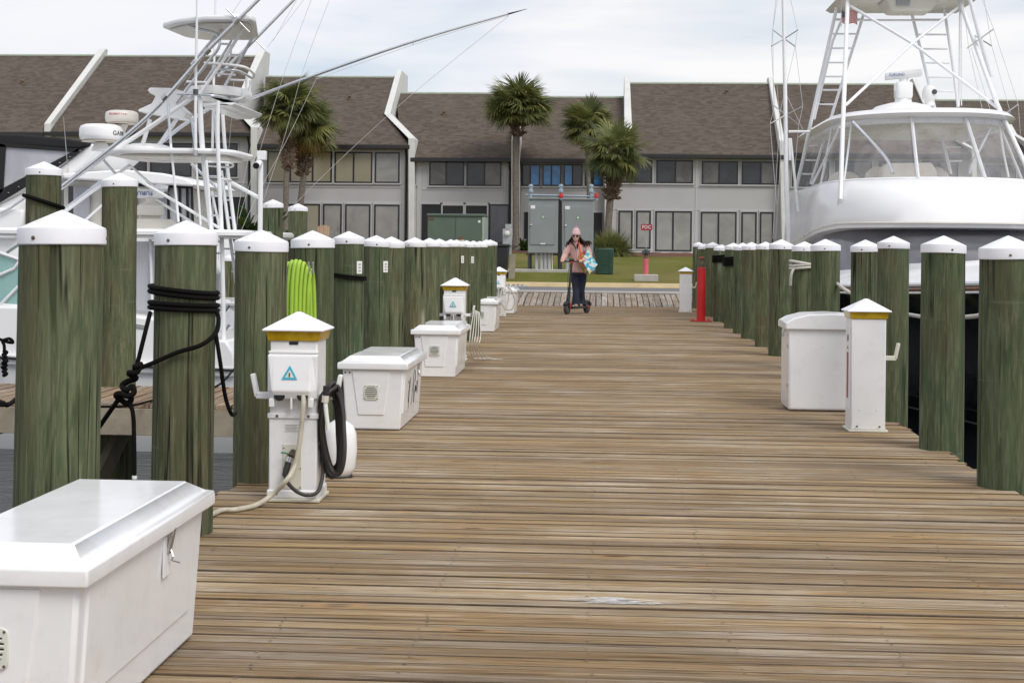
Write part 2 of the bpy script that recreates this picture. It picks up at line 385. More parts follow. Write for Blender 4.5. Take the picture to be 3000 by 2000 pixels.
    m['finger'] = deck('finger_plank_wood', (1.0, 0.92, 0.85), greyadd=0.25, along='Y')
    # --- shingles
    g = G('roof_shingles'); uv = g.n('ShaderNodeTexCoord').outputs['UV']
    br = g.n('ShaderNodeTexBrick', {'Vector': uv, 'Color1': (0.0, 0.0, 0.0, 1), 'Color2': (1, 1, 1, 1), 'Mortar': (0.5, 0.5, 0.5, 1), 'Scale': 1.0, 'Mortar Size': 0.0, 'Bias': 0.0, 'Brick Width': 0.3, 'Row Height': 0.145}, offset=0.37, offset_frequency=3, squash_frequency=5, squash=0.7)
    f = g.math('ADD', g.math('MULTIPLY', br.outputs[0], 0.42), g.math('MULTIPLY', g.noise(uv, 14, 4, 0.75), 0.58))
    col = g.ramp(f, [(0.15, (0.074, 0.058, 0.046)), (0.42, (0.105, 0.085, 0.069)), (0.62, (0.126, 0.103, 0.084)), (0.9, (0.152, 0.124, 0.10))])
    ln = g.n('ShaderNodeSeparateXYZ', {0: uv}).outputs[1]
    fr = g.math('FRACT', g.math('DIVIDE', ln, 0.145))
    col = g.mix(g.ramp(fr, [(0.0, 0.7), (0.16, 0.0)]), col, (0.03, 0.024, 0.02))
    col = g.mix(1.0, col, g.ramp(g.noise(uv, 0.25, 4), [(0.3, 0.93), (0.7, 1.06)]), 'MULTIPLY')
    g.bump(g.math('ADD', fr, g.math('MULTIPLY', br.outputs[0], 0.4)), 0.5, 0.02)
    m['roof'] = g.out(col, 0.95, spec=0.15)
    # --- lawn
    g = G('lawn_grass'); p = g.coord('World'); q = g.coord('World', (1, 0.35, 1))
    col = g.ramp(g.noise(q, 0.55, 6, 0.65), [(0.28, (0.095, 0.115, 0.016)), (0.5, (0.15, 0.165, 0.028)), (0.66, (0.205, 0.185, 0.05)), (0.8, (0.26, 0.21, 0.09))])
    col = g.mix(g.ramp(g.noise(p, 16, 4, 0.8), [(0.35, 0.5), (0.6, 0.0)]), col, (0.055, 0.075, 0.012))
    col = g.mix(g.ramp(g.noise(q, 0.17, 3), [(0.45, 0.0), (0.66, 0.6)]), col, (0.27, 0.20, 0.09))
    g.bump(g.noise(p, 22, 4, 0.8), 0.9, 0.05); m['lawn'] = g.out(col, 0.95, spec=0.1)
    # --- water
    g = G('harbour_water'); p = g.coord('World', (1, 1.0, 1)); wv = g.coord('World', (0.8, 1.8, 1), rot=(0, 0, 0.25))
    h = g.math('ADD', g.noise(wv, 1.6, 5, 0.6, 0.5), g.math('MULTIPLY', g.noise(wv, 7, 3, 0.6), 0.35))
    g.bump(h, 0.55, 0.16); m['water'] = g.out((0.012, 0.017, 0.019), 0.07, spec=0.5)
    # --- glass kinds
    def glass(name, col, rough=0.06, var=0.25, sc=1.2):
        g = G(name); c = g.coord('World', (1, 1, 1)); k = g.ramp(g.noise(c, sc, 4, 0.6, 0.8), [(0.3, tuple(x * (1 - var) for x in col)), (0.7, tuple(min(1, x * (1 + var)) for x in col))])
        return g.out(k, rough)
    m['glass_dark'] = glass('dark_pane', (0.030, 0.033, 0.037), var=0.4)
    m['glass_grey'] = glass('screened_pane', (0.075, 0.078, 0.080), 0.3)
    m['glass_blue'] = glass('blue_pane', (0.05, 0.2, 0.46), 0.08, 0.35)
    m['glass_mirror'] = glass('tinted_pane', (0.11, 0.105, 0.095), 0.05, 0.45, 0.9)
    m['glass_smoke'] = glass('smoked_windscreen', (0.10, 0.10, 0.112), 0.12, 0.3, 0.7)
    m['shade'] = glass('roller_shade_pane', (0.27, 0.265, 0.245), 0.2, 0.18, 1.0)
    g = G('blind_pane'); z = g.n('ShaderNodeSeparateXYZ', {0: g.coord('World')}).outputs[2]
    f = g.math('FRACT', g.math('MULTIPLY', z, 19.0)); c = g.coord('World')
    col = g.mix(g.ramp(f, [(0.0, 0.45), (0.25, 0.0)]), g.ramp(g.noise(c, 0.5, 3), [(0.3, (0.23, 0.205, 0.125)), (0.7, (0.31, 0.285, 0.2))]), (0.14, 0.12, 0.07))
    m['blind'] = g.out(col, 0.15)
    # --- clear vinyl / teal glass : see-through
    def clear(name, tint, alpha, rough=0.06):
        g = G(name); c = g.coord('World', (1, 1, 1)); f = g.noise(g.coord('World', (3, 3, 0.5)), 1.2, 4, 0.6)
        g.out((*tint,), rough); a = g.ramp(f, [(0.3, alpha - 0.07), (0.7, alpha + 0.07)]); g.set(g.b, 'Alpha', a)
        g.bump(f, 0.25, 0.03)
        return g.m
    m['vinyl'] = clear('clear_vinyl', (0.72, 0.72, 0.74), 0.2)
    m['vinyl2'] = clear('foggy_vinyl', (0.55, 0.56, 0.6), 0.62, 0.15)
    m['teal'] = clear('teal_glass', (0.32, 0.56, 0.52), 0.55)
    # --- palm
    def frond(name, a, b):
        g = G(name); c = g.coord('Object'); k = g.ramp(g.noise(c, 2.0, 4), [(0.3, a), (0.7, b)])
        k = g.mix(g.rnd(), k, (0.16, 0.145, 0.05)) if False else g.mix(1.0, k, g.mix(g.rnd(), (0.55, 0.62, 0.6), (1.55, 1.4, 1.2)), 'MULTIPLY')
        g.out(k, 0.45, spec=0.4)
        tr = g.n('ShaderNodeBsdfTranslucent', {'Color': k}); mx = g.n('ShaderNodeMixShader', {0: 0.35, 1: g.b.outputs[0], 2: tr.outputs[0]})
        g.t.links.new(mx.outputs[0], g.t.nodes['Material Output'].inputs[0]); return g.m
    m['frond'] = frond('palm_frond', (0.11, 0.14, 0.05), (0.27, 0.29, 0.115))
    m['frondold'] = frond('palm_frond_old', (0.20, 0.14, 0.04), (0.26, 0.2, 0.06))
    m['bark'] = plain('palm_bark', (0.17, 0.145, 0.12), 0.95, var=0.35, scale=9, bump=1.0, bscale=18)
    m['boot'] = plain('palm_boot', (0.17, 0.11, 0.07), 0.9, var=0.45, scale=3, bump=0.5)
    m['blade'] = frond('grass_blade', (0.16, 0.20, 0.055), (0.36, 0.35, 0.14))
    m['leaf'] = frond('broad_leaf', (0.028, 0.055, 0.014), (0.06, 0.10, 0.025))
    # --- tote print
    g = G('tote_print'); c = g.coord('Object'); v = g.n('ShaderNodeTexVoronoi', {'Vector': c, 'Scale': 21.0}).outputs['Color']
    h = g.n('ShaderNodeSeparateXYZ', {0: v}).outputs[0]
    m['tote'] = g.out(g.ramp(h, [(0.0, (0.03, 0.33, 0.6)), (0.25, (0.55, 0.75, 0.8)), (0.45, (0.75, 0.5, 0.12)), (0.6, (0.75, 0.72, 0.6)), (0.8, (0.05, 0.5, 0.65))], 'CONSTANT'), 0.35)
    g = G('tote_side_print'); c = g.coord('Object'); v = g.n('ShaderNodeTexVoronoi', {'Vector': c, 'Scale': 16.0}).outputs['Color']
    h = g.n('ShaderNodeSeparateXYZ', {0: v}).outputs[1]
    m['tote2'] = g.out(g.ramp(h, [(0.0, (0.55, 0.12, 0.02)), (0.3, (0.05, 0.25, 0.08)), (0.5, (0.7, 0.35, 0.05)), (0.7, (0.03, 0.2, 0.45)), (0.85, (0.6, 0.05, 0.03))], 'CONSTANT'), 0.35)
mk()
# ================================================================== SETTING
WZ = -1.2
m = MB(); m.add([(-700, -700, WZ), (700, -700, WZ), (700, 38.8, WZ), (-700, 38.8, WZ)], [(0, 1, 2, 3)])
tag(m.build('water', MT['water'], smooth=0), kind='structure', label='dark rippled harbour water under and beside the pier')
# lawn
prof = [(44.84, .375), (45.6, .43), (47, .50), (48.6, .60), (49.6, .675), (50.6, .70), (54, .81), (58, .93), (63, 1.07), (68, 1.2), (78, 1.27), (92, 1.3), (200, 1.3), (1500, 1.3)]
xs = [-900, -300, -120, -60, -40, -30] + [-24 + 1.6 * i for i in range(31)] + [30, 40, 60, 120, 300, 900]
m = MB(); vs_, fs_ = [], []
for (y, z) in prof:
    for x in xs:
        vs_.append((x, y, z + (0.035 * mnoise.noise(V((x * .35, y * .35, 0))) if 45 < y < 95 else 0)))
n = len(xs)
for i in range(len(prof) - 1):
    for j in range(n - 1):
        fs_.append((i * n + j, i * n + j + 1, (i + 1) * n + j + 1, (i + 1) * n + j))
m.add(vs_, fs_)
tag(m.build('lawn', MT['lawn'], smooth=60), kind='structure', label='mown green and straw coloured lawn rising to the houses')
def lawn_z(y):
    for (a, za), (b, zb) in zip(prof, prof[1:]):
        if a <= y <= b: return za + (zb - za) * (y - a) / (b - a)
    return 1.3
# road and kerb
m = MB(); m.add([(-300, 38.7, .245), (300, 38.7, .245), (300, 44.7, .25), (-300, 44.7, .25)], [(0, 1, 2, 3)])
tag(m.build('road', MT['asphalt'], smooth=0), kind='structure', label='grey asphalt lane between the pier and the lawn')
kerb = tag(bpy.data.objects.new('kerb', None), kind='structure', label='tan concrete kerb along the lawn edge'); COL.objects.link(kerb)
kp = [(44.50, .20), (44.50, .262), (44.60, .275), (44.66, .36), (44.70, .385), (44.86, .39), (44.86, .20)]
kme = MB().prism(kp, -1.52, 1.52, 'YZ').mesh('kerb_segment', MT['kerb'], 40)
for i in range(-9, 9):
    obj('kerb_segment', kme, kerb, (1.02 + 3.05 * i, 0, random.uniform(-.006, .004)))
# storm drain inlet in the kerb at the left
p = at(1500, 838, 44.5)
r = thing('storm_drain', 'dark grated storm drain inlet set in the kerb behind the far left dock box', 'drain', (p.x - .2, 44.2, .25))
MB().box((0, .1, .02), (1.3, .55, .05)).build('drain_frame', MT['galv'], r, bevel=.01)
for k in range(9): MB().box((-.52 + k * .13, .1, .052), (.05, .46, .02)).build('grate_bar', MT['darkpost'], r)
# bulkhead below the road edge
r = thing('seawall', 'concrete seawall holding the road edge above the water', 'seawall', (0, 38.8, 0))
MB().bx(-120, 120, -.15, .15, -2.5, .23).build('wall_face', MT['concrete'], r)
MB().bx(-120, 120, -.22, .1, .235, .30).build('cap_beam', MT['concrete'], r, bevel=.02)
# mulch beds along the houses and a pale terrace slab
def bed(name, px0, px1, y0, y1, mat, h, label, kind='structure'):
    a, b = at(px0, 738, y0), at(px1, 738, y0)
    m = MB(); N = 26; vs_, fs_ = [], []
    for j in range(4):
        for i in range(N + 1):
            x = a.x + (b.x - a.x) * i / N; y = y0 + (y1 - y0) * j / 3
            e = 0 if (i in (0, N) or j in (0, 3)) else h
            vs_.append((x, y + (.25 * mnoise.noise(V((x, j, 3))) if j == 0 else 0), lawn_z(y) - .06 + e + .05 + (.03 * mnoise.noise(V((x * 2, y * 2, 1))) if e else 0)))
    for j in range(3):
        for i in range(N): fs_.append((j * (N + 1) + i, j * (N + 1) + i + 1, (j + 1) * (N + 1) + i + 1, (j + 1) * (N + 1) + i))
    m.add(vs_, fs_); return tag(m.build(name, mat, smooth=60), kind=kind, label=label)
bed('mulch_bed', 1380, 1640, 69, 74.9, MT['mulch'], .10, 'reddish brown mulch bed under the centre palm')
bed('mulch_bed', 1700, 2060, 64.5, 74.9, MT['mulch'], .10, 'reddish brown mulch bed under the right palms and grass clump')
bed('mulch_bed', 760, 1200, 67, 74.6, MT['mulch'], .10, 'reddish brown mulch bed under the left palms')
a, b = at(1832, 740, 73), at(2060, 740, 73)
tag(MB().bx(a.x, b.x, 72.2, 74.95, 1.0, 1.33).build('terrace', MT['stucco'], bevel=.03), kind='structure', label='pale concrete terrace slab in front of the right house')

# ------------------------------------------------------------------ pier deck
DX0, DX1, PITCH, PW = -2.07, 2.41, 0.1, 0.0965
deck = tag(bpy.data.objects.new('pier_deck', None), kind='structure', label='weathered brown plank deck of the pier'); COL.objects.link(deck)
def plank_mesh(name, L, wd, th, mat, along='X', ch=.005, n=1):
    c = [(-wd / 2, -th), (wd / 2, -th), (wd / 2, -ch), (wd / 2 - ch, 0), (-wd / 2 + ch, 0), (-wd / 2, -ch)]
    secs = []
    for i in range(n + 1):
        t = -L / 2 + L * i / n
        secs.append([(t, a, z) if along == 'X' else (-a, t, z) for a, z in c])
    me = MB().loft(secs).mesh(name, mat, 20)
    me.materials.append(MT['edge'])            # side grain and eased arrises, coloured dark so the gaps look shaded
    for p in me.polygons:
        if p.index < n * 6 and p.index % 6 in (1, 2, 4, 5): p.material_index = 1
    return me
rp = random.Random(11)
pms = []
for k in range(10):
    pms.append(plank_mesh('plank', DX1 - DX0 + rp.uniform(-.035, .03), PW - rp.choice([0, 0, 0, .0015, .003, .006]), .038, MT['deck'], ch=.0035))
xc = (DX0 + DX1) / 2
def plank_xf(i):
    return ((xc + rp.uniform(-.018, .018), 3.75 + PITCH * i + rp.uniform(-.003, .003), rp.uniform(-.0035, .003)), (rp.uniform(-.02, .02), 0, rp.uniform(-.0007, .0007)))
for i in range(300):
    l, q = plank_xf(i)
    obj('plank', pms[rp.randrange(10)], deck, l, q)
m = MB()
for i in list(range(-60, 0)) + list(range(300, 323)):
    l, q = plank_xf(i)
    m.box((l[0], l[1], l[2] - .019), (DX1 - DX0, PW, .038))
tag(m.build('plank_run', MT['deck'], deck), kind='stuff')
for x in (-1.72, -.62, .48, 1.58, 2.15):
    MB().bx(x - .04, x + .04, -2.4, 35.9, -.30, -.045).build('stringer', MT['underwood'], deck)
m = MB()
for i in range(0, 95):
    for jx in (-1.72, -1.12, -.62, -.02, .48, 1.03, 1.58, 2.15):
        for e in (-.027, .027):
            if rp.random() < .45: continue
            x, y = jx + rp.uniform(-.015, .015), 3.75 + PITCH * i + e + rp.uniform(-.004, .004)
            r_ = rp.uniform(.0035, .0055)
            m.add([(x + r_ * 1.3 * cos(a * pi / 3), y + r_ * sin(a * pi / 3), .0035) for a in range(6)], [tuple(range(6))])
tag(m.build('nail_heads', MT['screw'], deck, smooth=0), kind='stuff')
# pale paint smear on the near planks
c = gnd(1800, 1762); rs = random.Random(5); m = MB()
for k in range(170):
    t = rs.gauss(0, .30); yy = rs.uniform(-.05, .05); sp = (1 - abs(yy + .02) / .085)
    if sp <= .05: continue
    zk_ = .0050 + k * 1.5e-5
    x = c.x + t * .30 * sp + (.05 if yy < -.02 else -.01); ln = rs.uniform(.012, .06); hw = rs.uniform(.0015, .0045)
    m.add([(x - ln, c.y + yy, zk_), (x, c.y + yy - hw, zk_), (x + ln, c.y + yy + rs.uniform(-.001, .001), zk_), (x, c.y + yy + hw, zk_)], [(0, 1, 2, 3)])
tag(m.build('paint_smear', MT['paint'], deck, smooth=0), label='white paint smear on the near planks')

# ramp at the shore end : planks run lengthwise
ramp = tag(bpy.data.objects.new('ramp', None), kind='structure', label='greyer plank ramp rising from the pier end to the road'); COL.objects.link(ramp)
rl = sqrt(3.2 ** 2 + .26 ** 2); ra = atan2(.26, 3.2)
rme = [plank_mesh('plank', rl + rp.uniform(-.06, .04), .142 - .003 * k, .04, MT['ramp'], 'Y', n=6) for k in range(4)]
for me in rme:   # slight crown in the lengthwise boards
    for v in me.vertices: v.co.z += .05 * (1 - (2 * v.co.y / rl) ** 2)
for i in range(32):
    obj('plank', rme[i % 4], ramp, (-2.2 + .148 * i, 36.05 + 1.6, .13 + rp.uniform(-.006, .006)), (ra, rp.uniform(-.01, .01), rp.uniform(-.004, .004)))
for x in (-2.1, 0, 2.2): MB().bx(x - .05, x + .05, 36.1, 38.6, -.3, -.06).build('stringer', MT['underwood'], ramp)

# ------------------------------------------------------------------ finger piers on the left
def finger(y0, y1, x0, x1, label, pitch=.145):
    r = thing('finger_pier', label, 'pier', (x1, y0, 0))
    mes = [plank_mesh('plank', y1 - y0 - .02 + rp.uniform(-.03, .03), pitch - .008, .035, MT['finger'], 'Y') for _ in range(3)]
    k = 0
    x = x1 - pitch / 2
    while x > x0:
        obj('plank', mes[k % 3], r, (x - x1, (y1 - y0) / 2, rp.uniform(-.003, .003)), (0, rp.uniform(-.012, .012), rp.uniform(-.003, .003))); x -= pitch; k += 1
    for yy in (0.03, y1 - y0 - .03):
        MB().bx(x0 - x1, -.02, yy - .035, yy + .035, -.27, -.04).build('beam', MT['greyplank'], r, bevel=.004)
    MB().box(((x0 - x1) * .5, (y1 - y0) / 2, -.35), (.12, y1 - y0 - .1, .14)).build('cross_beam', MT['underwood'], r)
    return r
fg = finger(12.45, 14.1, -9.2, -2.12, 'weathered finger pier reaching left behind the nearest pilings')
rot = Matrix.Rotation(.5, 3, 'X')
MB().box((-2.35, .75, -.62), (.07, 1.5, .22), rot).build('brace', MT['greyplank'], fg)
finger(22.0, 23.3, -9.5, -2.12, 'far finger pier behind the stern of the tower boat')

# ------------------------------------------------------------------ pilings
ORD = ['first', 'second', 'third', 'fourth', 'fifth', 'sixth', 'seventh', 'eighth', 'ninth', 'tenth', 'eleventh', 'twelfth', 'thirteenth', 'fourteenth', 'fifteenth', 'sixteenth', 'seventeenth']
def piling(label, x, y, ztop, capw, group, lean=(0, 0), bot=-2.6):
    r = capw / 2; rb = r * .955
    o = thing('piling', label, 'piling', (x, y, 0), 0, group)
    rr = random.Random(int(x * 977 + y * 131)); nz = 22; n = 26
    rim, cone = .052 * capw / .3 + .006, .064 * capw / .3
    zb = ztop - cone - rim * .5
    secs = []; sd_ = rr.uniform(0, 90)
    for i in range(nz + 1):
        t = i / nz; z = bot + (zb - bot) * t; k = rb * (1.0 + .05 * (1 - t))
        q = []
        for j in range(n):
            a = 2 * pi * j / n
            d = 1 + .014 * mnoise.noise(V((cos(a) * 1.6 + sd_, sin(a) * 1.6, z * .7))) + .009 * mnoise.noise(V((cos(a) * 6 + sd_, sin(a) * 6, z * 1.2)))
            q.append((k * d * cos(a) + lean[0] * z, k * d * sin(a) + lean[1] * z, z))
        secs.append(q)
    MB().loft(secs).build('post', MT['pile'], o, smooth=50)
    cx, cy = lean[0] * ztop, lean[1] * ztop
    tx, ty = rr.uniform(-.03, .03), rr.uniform(-.03, .03)
    m = MB().lathe([(r * .985, 0), (r, .004), (r * 1.0, rim - .008), (r * .985, rim), (r * .55, rim + cone * .46), (r * .12, rim + cone * .9), (.001, rim + cone)], (0, 0, 0), 32)
    c = m.build('cap', MT['cap'], o, smooth=28, loc=(cx, cy, ztop - cone - rim)); c.rotation_euler = (tx, ty, 0)
    a = radians(-90) + rr.uniform(-.5, .3)
    for da in (0, 2.1):
        s = MB().lathe([(.0075, 0), (.0075, .004), (.004, .006)], (0, 0, 0), 8).build('screw', MT['screw'], c)
        d = V((cos(a + da), sin(a + da), 0)); s.location = d * (r - .001) + V((0, 0, rim * .4)); s.rotation_euler = d.to_track_quat('Z', 'Y').to_euler()
    return o
XL, XR = -1.97, 2.41
left = [(169, 615, 257), (541, 645, 188), (766, 673, 160), (917, 675, 130), (1022, 677, 96), (1102, 689, 84), (1147, 693, 80), (1215, 695, 70), (1259, 697, 65), (1287, 699, 60), (1321, 701, 54), (1337, 702, 52), (1367, 704, 50), (1387, 705, 48), (1406, 706, 46), (1425, 702, 44), (1436, 702, 44)]
PL, PR = [], []
for i, (px, py, wd) in enumerate(left):
    p = atX(px, py, XL); wm = wd * p.y / FPX
    PL.append((piling('green treated wood piling with white cap, %s from the camera in the left row' % ORD[i], p.x, p.y, p.z, wm, 'pilings along the left deck edge', lean=((.012, 0) if i == 0 else (.006, 0) if i == 1 else (0, 0))), p, wm))
right = [(2955, 690, 175), (2764, 690, 128), (2618, 691, 92), (2536, 702, 86), (2419, 700, 87), (2357, 707, 73), (2289, 701, 71), (2243, 708, 58), (2202, 709, 58), (2176, 711, 54), (2149, 711, 52), (2114, 716, 46), (2088, 709, 44), (2065, 714, 40), (2047, 709, 36)]
for i, (px, py, wd) in enumerate(right):
    p = atX(px, py, XR); wm = min(.34, max(.25, wd * p.y / FPX))
    PR.append((piling('green treated wood piling with white cap, %s from the camera in the right row' % ORD[i], p.x, p.y, p.z, wm, 'pilings along the right deck edge'), p, wm))
outer = [(129, 473, 112, 14.05, 'tall green piling with a black rope loop, leftmost, at the finger pier'),
         (351, 506, 112, 14.05, 'tall green piling behind the two nearest pilings, standing at the finger pier'),
         (800, 584, 65, 19.8, 'tall green piling just right of the white camera pole'),
         (873, 596, 61, 21.2, 'tall green piling second to the right of the white camera pole')]
PO = []
for px, py, wd, Y, lab in outer:
    p = at(px, py, Y); PO.append((piling(lab, p.x, p.y, p.z, wd * Y / FPX * .96, 'tall outer mooring pilings'), p))
p = at(672, 745, 23.4)
piling('green piling half hidden behind the boat ladder at the far finger pier', p.x, p.y, p.z, .27, 'tall outer mooring pilings')
# ================================================================== TOWNHOUSES
def roof_mesh(front, Ye, ze, Yr, zr, Yb):
    """front : outline of the front slope (3D points on its plane, the last two on the ridge) ; the back slope mirrors it"""
    sl_ = sqrt((Yr - Ye) ** 2 + (zr - ze) ** 2); n = len(front); m = MB()
    rx = [p.x for p in front if p.z > zr - .3]; x0, x1 = min(rx), max(rx)
    m.add([tuple(p) for p in front] + [(x0, Yr, zr), (x1, Yr, zr), (x1, Yb, ze), (x0, Yb, ze)], [tuple(range(n)), (n, n + 1, n + 2, n + 3)])
    k = (zr - ze) / (Yr - Ye)
    low = [(p.x, p.y, p.z - .12) for p in front]
    m.add([tuple(p) for p in front] + low, [(i, (i + 1) % n, n + (i + 1) % n, n + i) for i in range(n)] + [tuple(reversed(range(n, 2 * n)))])
    me = m.mesh('roof', MT['roof'], 0)
    uv = me.uv_layers.new(name='UVMap')
    for p in me.polygons:
        for li in p.loop_indices:
            v = me.vertices[me.loops[li].vertex_index].co
            uv.data[li].uv = (v.x, (v.y - Ye) / (Yr - Ye) * sl_)
    return me
class House: pass
def house(label, D, px0, px1, yr, ye, gutters=(), seed=0, lb=(), rb=()):
    h = House(); h.D = D
    pm = (px0 + px1) / 2
    a, b = at(px0, ye, D), at(px1, ye, D)
    h.x0, h.x1 = a.x, b.x
    h.Ye = D - .4; h.Yr = D + 6.0; h.Yb = D + 12.5
    h.ze = at(pm, ye, h.Ye).z; h.zr = at(pm, yr, h.Yr).z
    h.o = thing('townhouse', label, 'house', ((h.x0 + h.x1) / 2, D, 1.2), 0, 'row of two storey townhouses')
    o = h.o; xa, xb = h.x0 - .12, h.x1 + .12
    MB().bx(xa, xb, D, D + 12, .6, h.ze - .12).build('wall', MT['siding'], o, world=True)
    lb = [(px0 - 1, ye)] + list(lb) + [((lb[-1][0] if lb else px0), yr)]; rb = [(px1 + 1, ye)] + list(rb) + [((rb[-1][0] if rb else px1), yr)]
    P = [on_roof(h, *q) for q in lb]; Q = [on_roof(h, *q) for q in rb]
    for E in (P, Q):
        E[0].y, E[0].z = h.Ye, h.ze; E[-1].y, E[-1].z = h.Yr, h.zr
    rf = obj('roof', roof_mesh(P[:1] + Q + P[:0:-1], h.Ye, h.ze, h.Yr, h.zr, h.Yb), o); rf.location = -o.location
    q = MB().tube([(P[-1].x, h.Yr, h.zr + .02), (Q[-1].x, h.Yr, h.zr + .02)], .07, 6).build('ridge_cap', MT['ridge'], rf); 
    MB().bx(xa, xb, h.Ye - .13, h.Ye + .02, h.ze - .24, h.ze - .035).build('gutter', MT['gutter'], o, world=True, bevel=.02)
    MB().bx(xa, xb, h.Ye, D - .002, h.ze - .22, h.ze - .14).build('soffit', MT['trim'], o, world=True)
    for g in gutters:
        c = at(g, ye, D - .12)
        MB().tube([(c.x, h.Ye - .05, h.ze - .2), (c.x, D - .09, h.ze - .62), (c.x, D - .09, 1.3)], .055, 8).build('downspout', MT['gutter'], o, world=True)
    rv = random.Random(seed)
    for k in range(2):
        t = rv.uniform(.55, .92); x = h.x0 + (h.x1 - h.x0) * rv.uniform(.15, .85)
        c = V((x, h.Ye + (h.Yr - h.Ye) * t, h.ze + (h.zr - h.ze) * t))
        if k == 0: MB().lathe([(.06, -.1), (.06, .16), (.11, .17), (.11, .22), (.02, .27)], c, 10).build('vent_pipe', MT['boot'], o, world=True)
    return h
def on_roof(h, px, py):
    d = ray(px, py); k = (h.zr - h.ze) / (h.Yr - h.Ye)
    t = (h.ze - h.Ye * k - CAM_H) / (d.z - k * d.y)
    return V((d.x * t, d.y * t, CAM_H + d.z * t))
FR = .075
def window(h, px0, px1, py0, py1, kinds=('glass_dark', 'glass_dark'), mull=None, door=False, frame='frame', name='window'):
    D = h.D - .015
    a, b = at(px0, py0, D), at(px1, py1, D); z1, z0 = a.z, b.z
    x0, x1 = a.x, b.x; pad = FR
    m = MB(); w = MB()
    w.bx(x0 - .06, x1 + .06, D - .03, D + .012, z0 - .08, z1 + .08)
    tr = w.build(name, MT['trim'], h.o, world=True)
    m.bx(x0, x1, D - .07, D - .031, z1 - pad, z1); m.bx(x0, x1, D - .07, D - .031, z0, z0 + pad)
    m.bx(x0, x0 + pad, D - .069, D - .0315, z0 + pad, z1 - pad); m.bx(x1 - pad, x1, D - .069, D - .0315, z0 + pad, z1 - pad)
    cuts = [x0 + pad]
    for mu in ([] if mull is None else mull if isinstance(mull, (list, tuple)) else [mull]):
        c = at(mu, py0, D).x; m.bx(c - .04, c + .04, D - .069, D - .0315, z0 + pad, z1 - pad); cuts += [c - .04, c + .04]
    cuts.append(x1 - pad)
    fr = m.build('frame', MT[frame], tr)
    for i in range(0, len(cuts) - 1, 2):
        k = kinds[min(i // 2, len(kinds) - 1)]; off = .052 if (i // 2) % 2 else .044
        MB().bx(cuts[i], cuts[i + 1], D - off, D - .033, z0 + pad, z1 - pad).build('pane', MT[k], tr)
    if name == 'window' and z0 > 3: MB().bx(x0 - .08, x1 + .08, D - .09, D - .031, z0 - .07, z0 - .004).build('sill', MT['trim'], tr)
    if name == 'door': MB().tube([(x1 - .14, D - .11, z0 + .95), (x1 - .14, D - .11, z0 + 1.2)], .018, 6).build('handle', MT['steel'], tr)
    return tr
def trimboard(h, px0, px1, py, th=.10):
    D = h.D; a, b = at(px0, py, D), at(px1, py, D)
    MB().bx(a.x, b.x, D - .028, D - .001, a.z - th / 2, a.z + th / 2).build('trim_board', MT['trim'], h.o, world=True)
def vtrim(h, px, py0, py1, wd=.12):
    D = h.D; a, b = at(px, py0, D), at(px, py1, D)
    MB().bx(a.x - wd / 2, a.x + wd / 2, D - .026, D - .001, b.z, a.z).build('trim_board', MT['trim'], h.o, world=True)
HA0 = house('grey townhouse with brown shingle roof at the far left edge, behind the black boat canopy', 75, -420, 131, 163, 385, rb=[(292,163)], seed=1)
HA = house('grey townhouse with brown shingle roof behind the white fishing tower', 75, 146, 735, 166, 386, gutters=(730,), lb=[(309,166)], rb=[(684,317),(758,166)], seed=2)
HB = house('grey townhouse with tan blinds behind the two left palms', 75, 751, 1197, 227, 422, gutters=(1191,), lb=[(770,360),(778,227)], rb=[(1128,334),(1163,227)], seed=3)
HC = house('grey townhouse with screened porch behind the green transformer', 75, 1213, 1499, 275, 461, gutters=(1494,), lb=[(1170,372),(1160,275)], rb=[(1510,340),(1514,275)], seed=4)
HC2 = house('grey townhouse with blue tinted windows behind the two grey cabinets', 75, 1521, 1772, 286, 464, gutters=(1524,), lb=[(1518,340),(1518,286)], rb=[(1832,380),(1832,286)], seed=5)
HD = house('grey townhouse with sliding doors behind the red FDC sign', 75, 1786, 2292, 246, 451, gutters=(1787,), lb=[(1850,384),(1843,246)], rb=[(2254,246)], seed=6)
HE = house('grey townhouse seen behind the big boat flybridge', 75, 2305, 2849, 249, 449, lb=[(2262,249)], rb=[(2772,397),(2706,305),(2678,249)], seed=7)
HF = house('grey townhouse at the far right edge, set back behind the big boat', 78, 2862, 3420, 297, 462, lb=[(2790,400),(2740,360),(2700,297)], seed=8)
for h, l in ((HA0, [(-300, -190, 'glass_dark'), (-170, -60, 'glass_dark'), (-40, 70, 'glass_dark')]), (HA, [(205, 318, 'glass_dark'), (328, 431, 'glass_dark'), (441, 562, 'glass_dark'), (575, 696, 'glass_dark')])):
    for a, b, k in l: window(h, a, b, 419, 519, (k, k), (a + b) / 2)
trimboard(HA, 150, 728, 531); trimboard(HA, 150, 728, 562)
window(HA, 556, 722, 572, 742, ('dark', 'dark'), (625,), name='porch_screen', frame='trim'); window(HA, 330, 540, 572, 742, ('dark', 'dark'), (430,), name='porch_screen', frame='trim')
window(HB, 783, 973, 443, 536, ('blind', 'blind', 'blind'), (852, 917)); window(HB, 981, 1091, 445, 537, ('blind', 'blind'), 1037); window(HB, 1099, 1171, 446, 537, ('shade',))
window(HB, 800, 868, 597, 716, ('shade',)); window(HB, 880, 937, 597, 716, ('blind',)); window(HB, 947, 1001, 597, 727, ('shade',), name='door'); window(HB, 1012, 1085, 598, 716, ('shade',)); window(HB, 1097, 1170, 599, 716, ('shade',))
for y in (546, 590): trimboard(HB, 770, 1190, y, .07)
vtrim(HB, 1183, 436, 735, .1)
window(HC, 1258, 1360, 471, 545, ('glass_mirror', 'glass_dark'), 1308); window(HC, 1367, 1469, 472, 546, ('glass_dark', 'glass_mirror'), 1420)
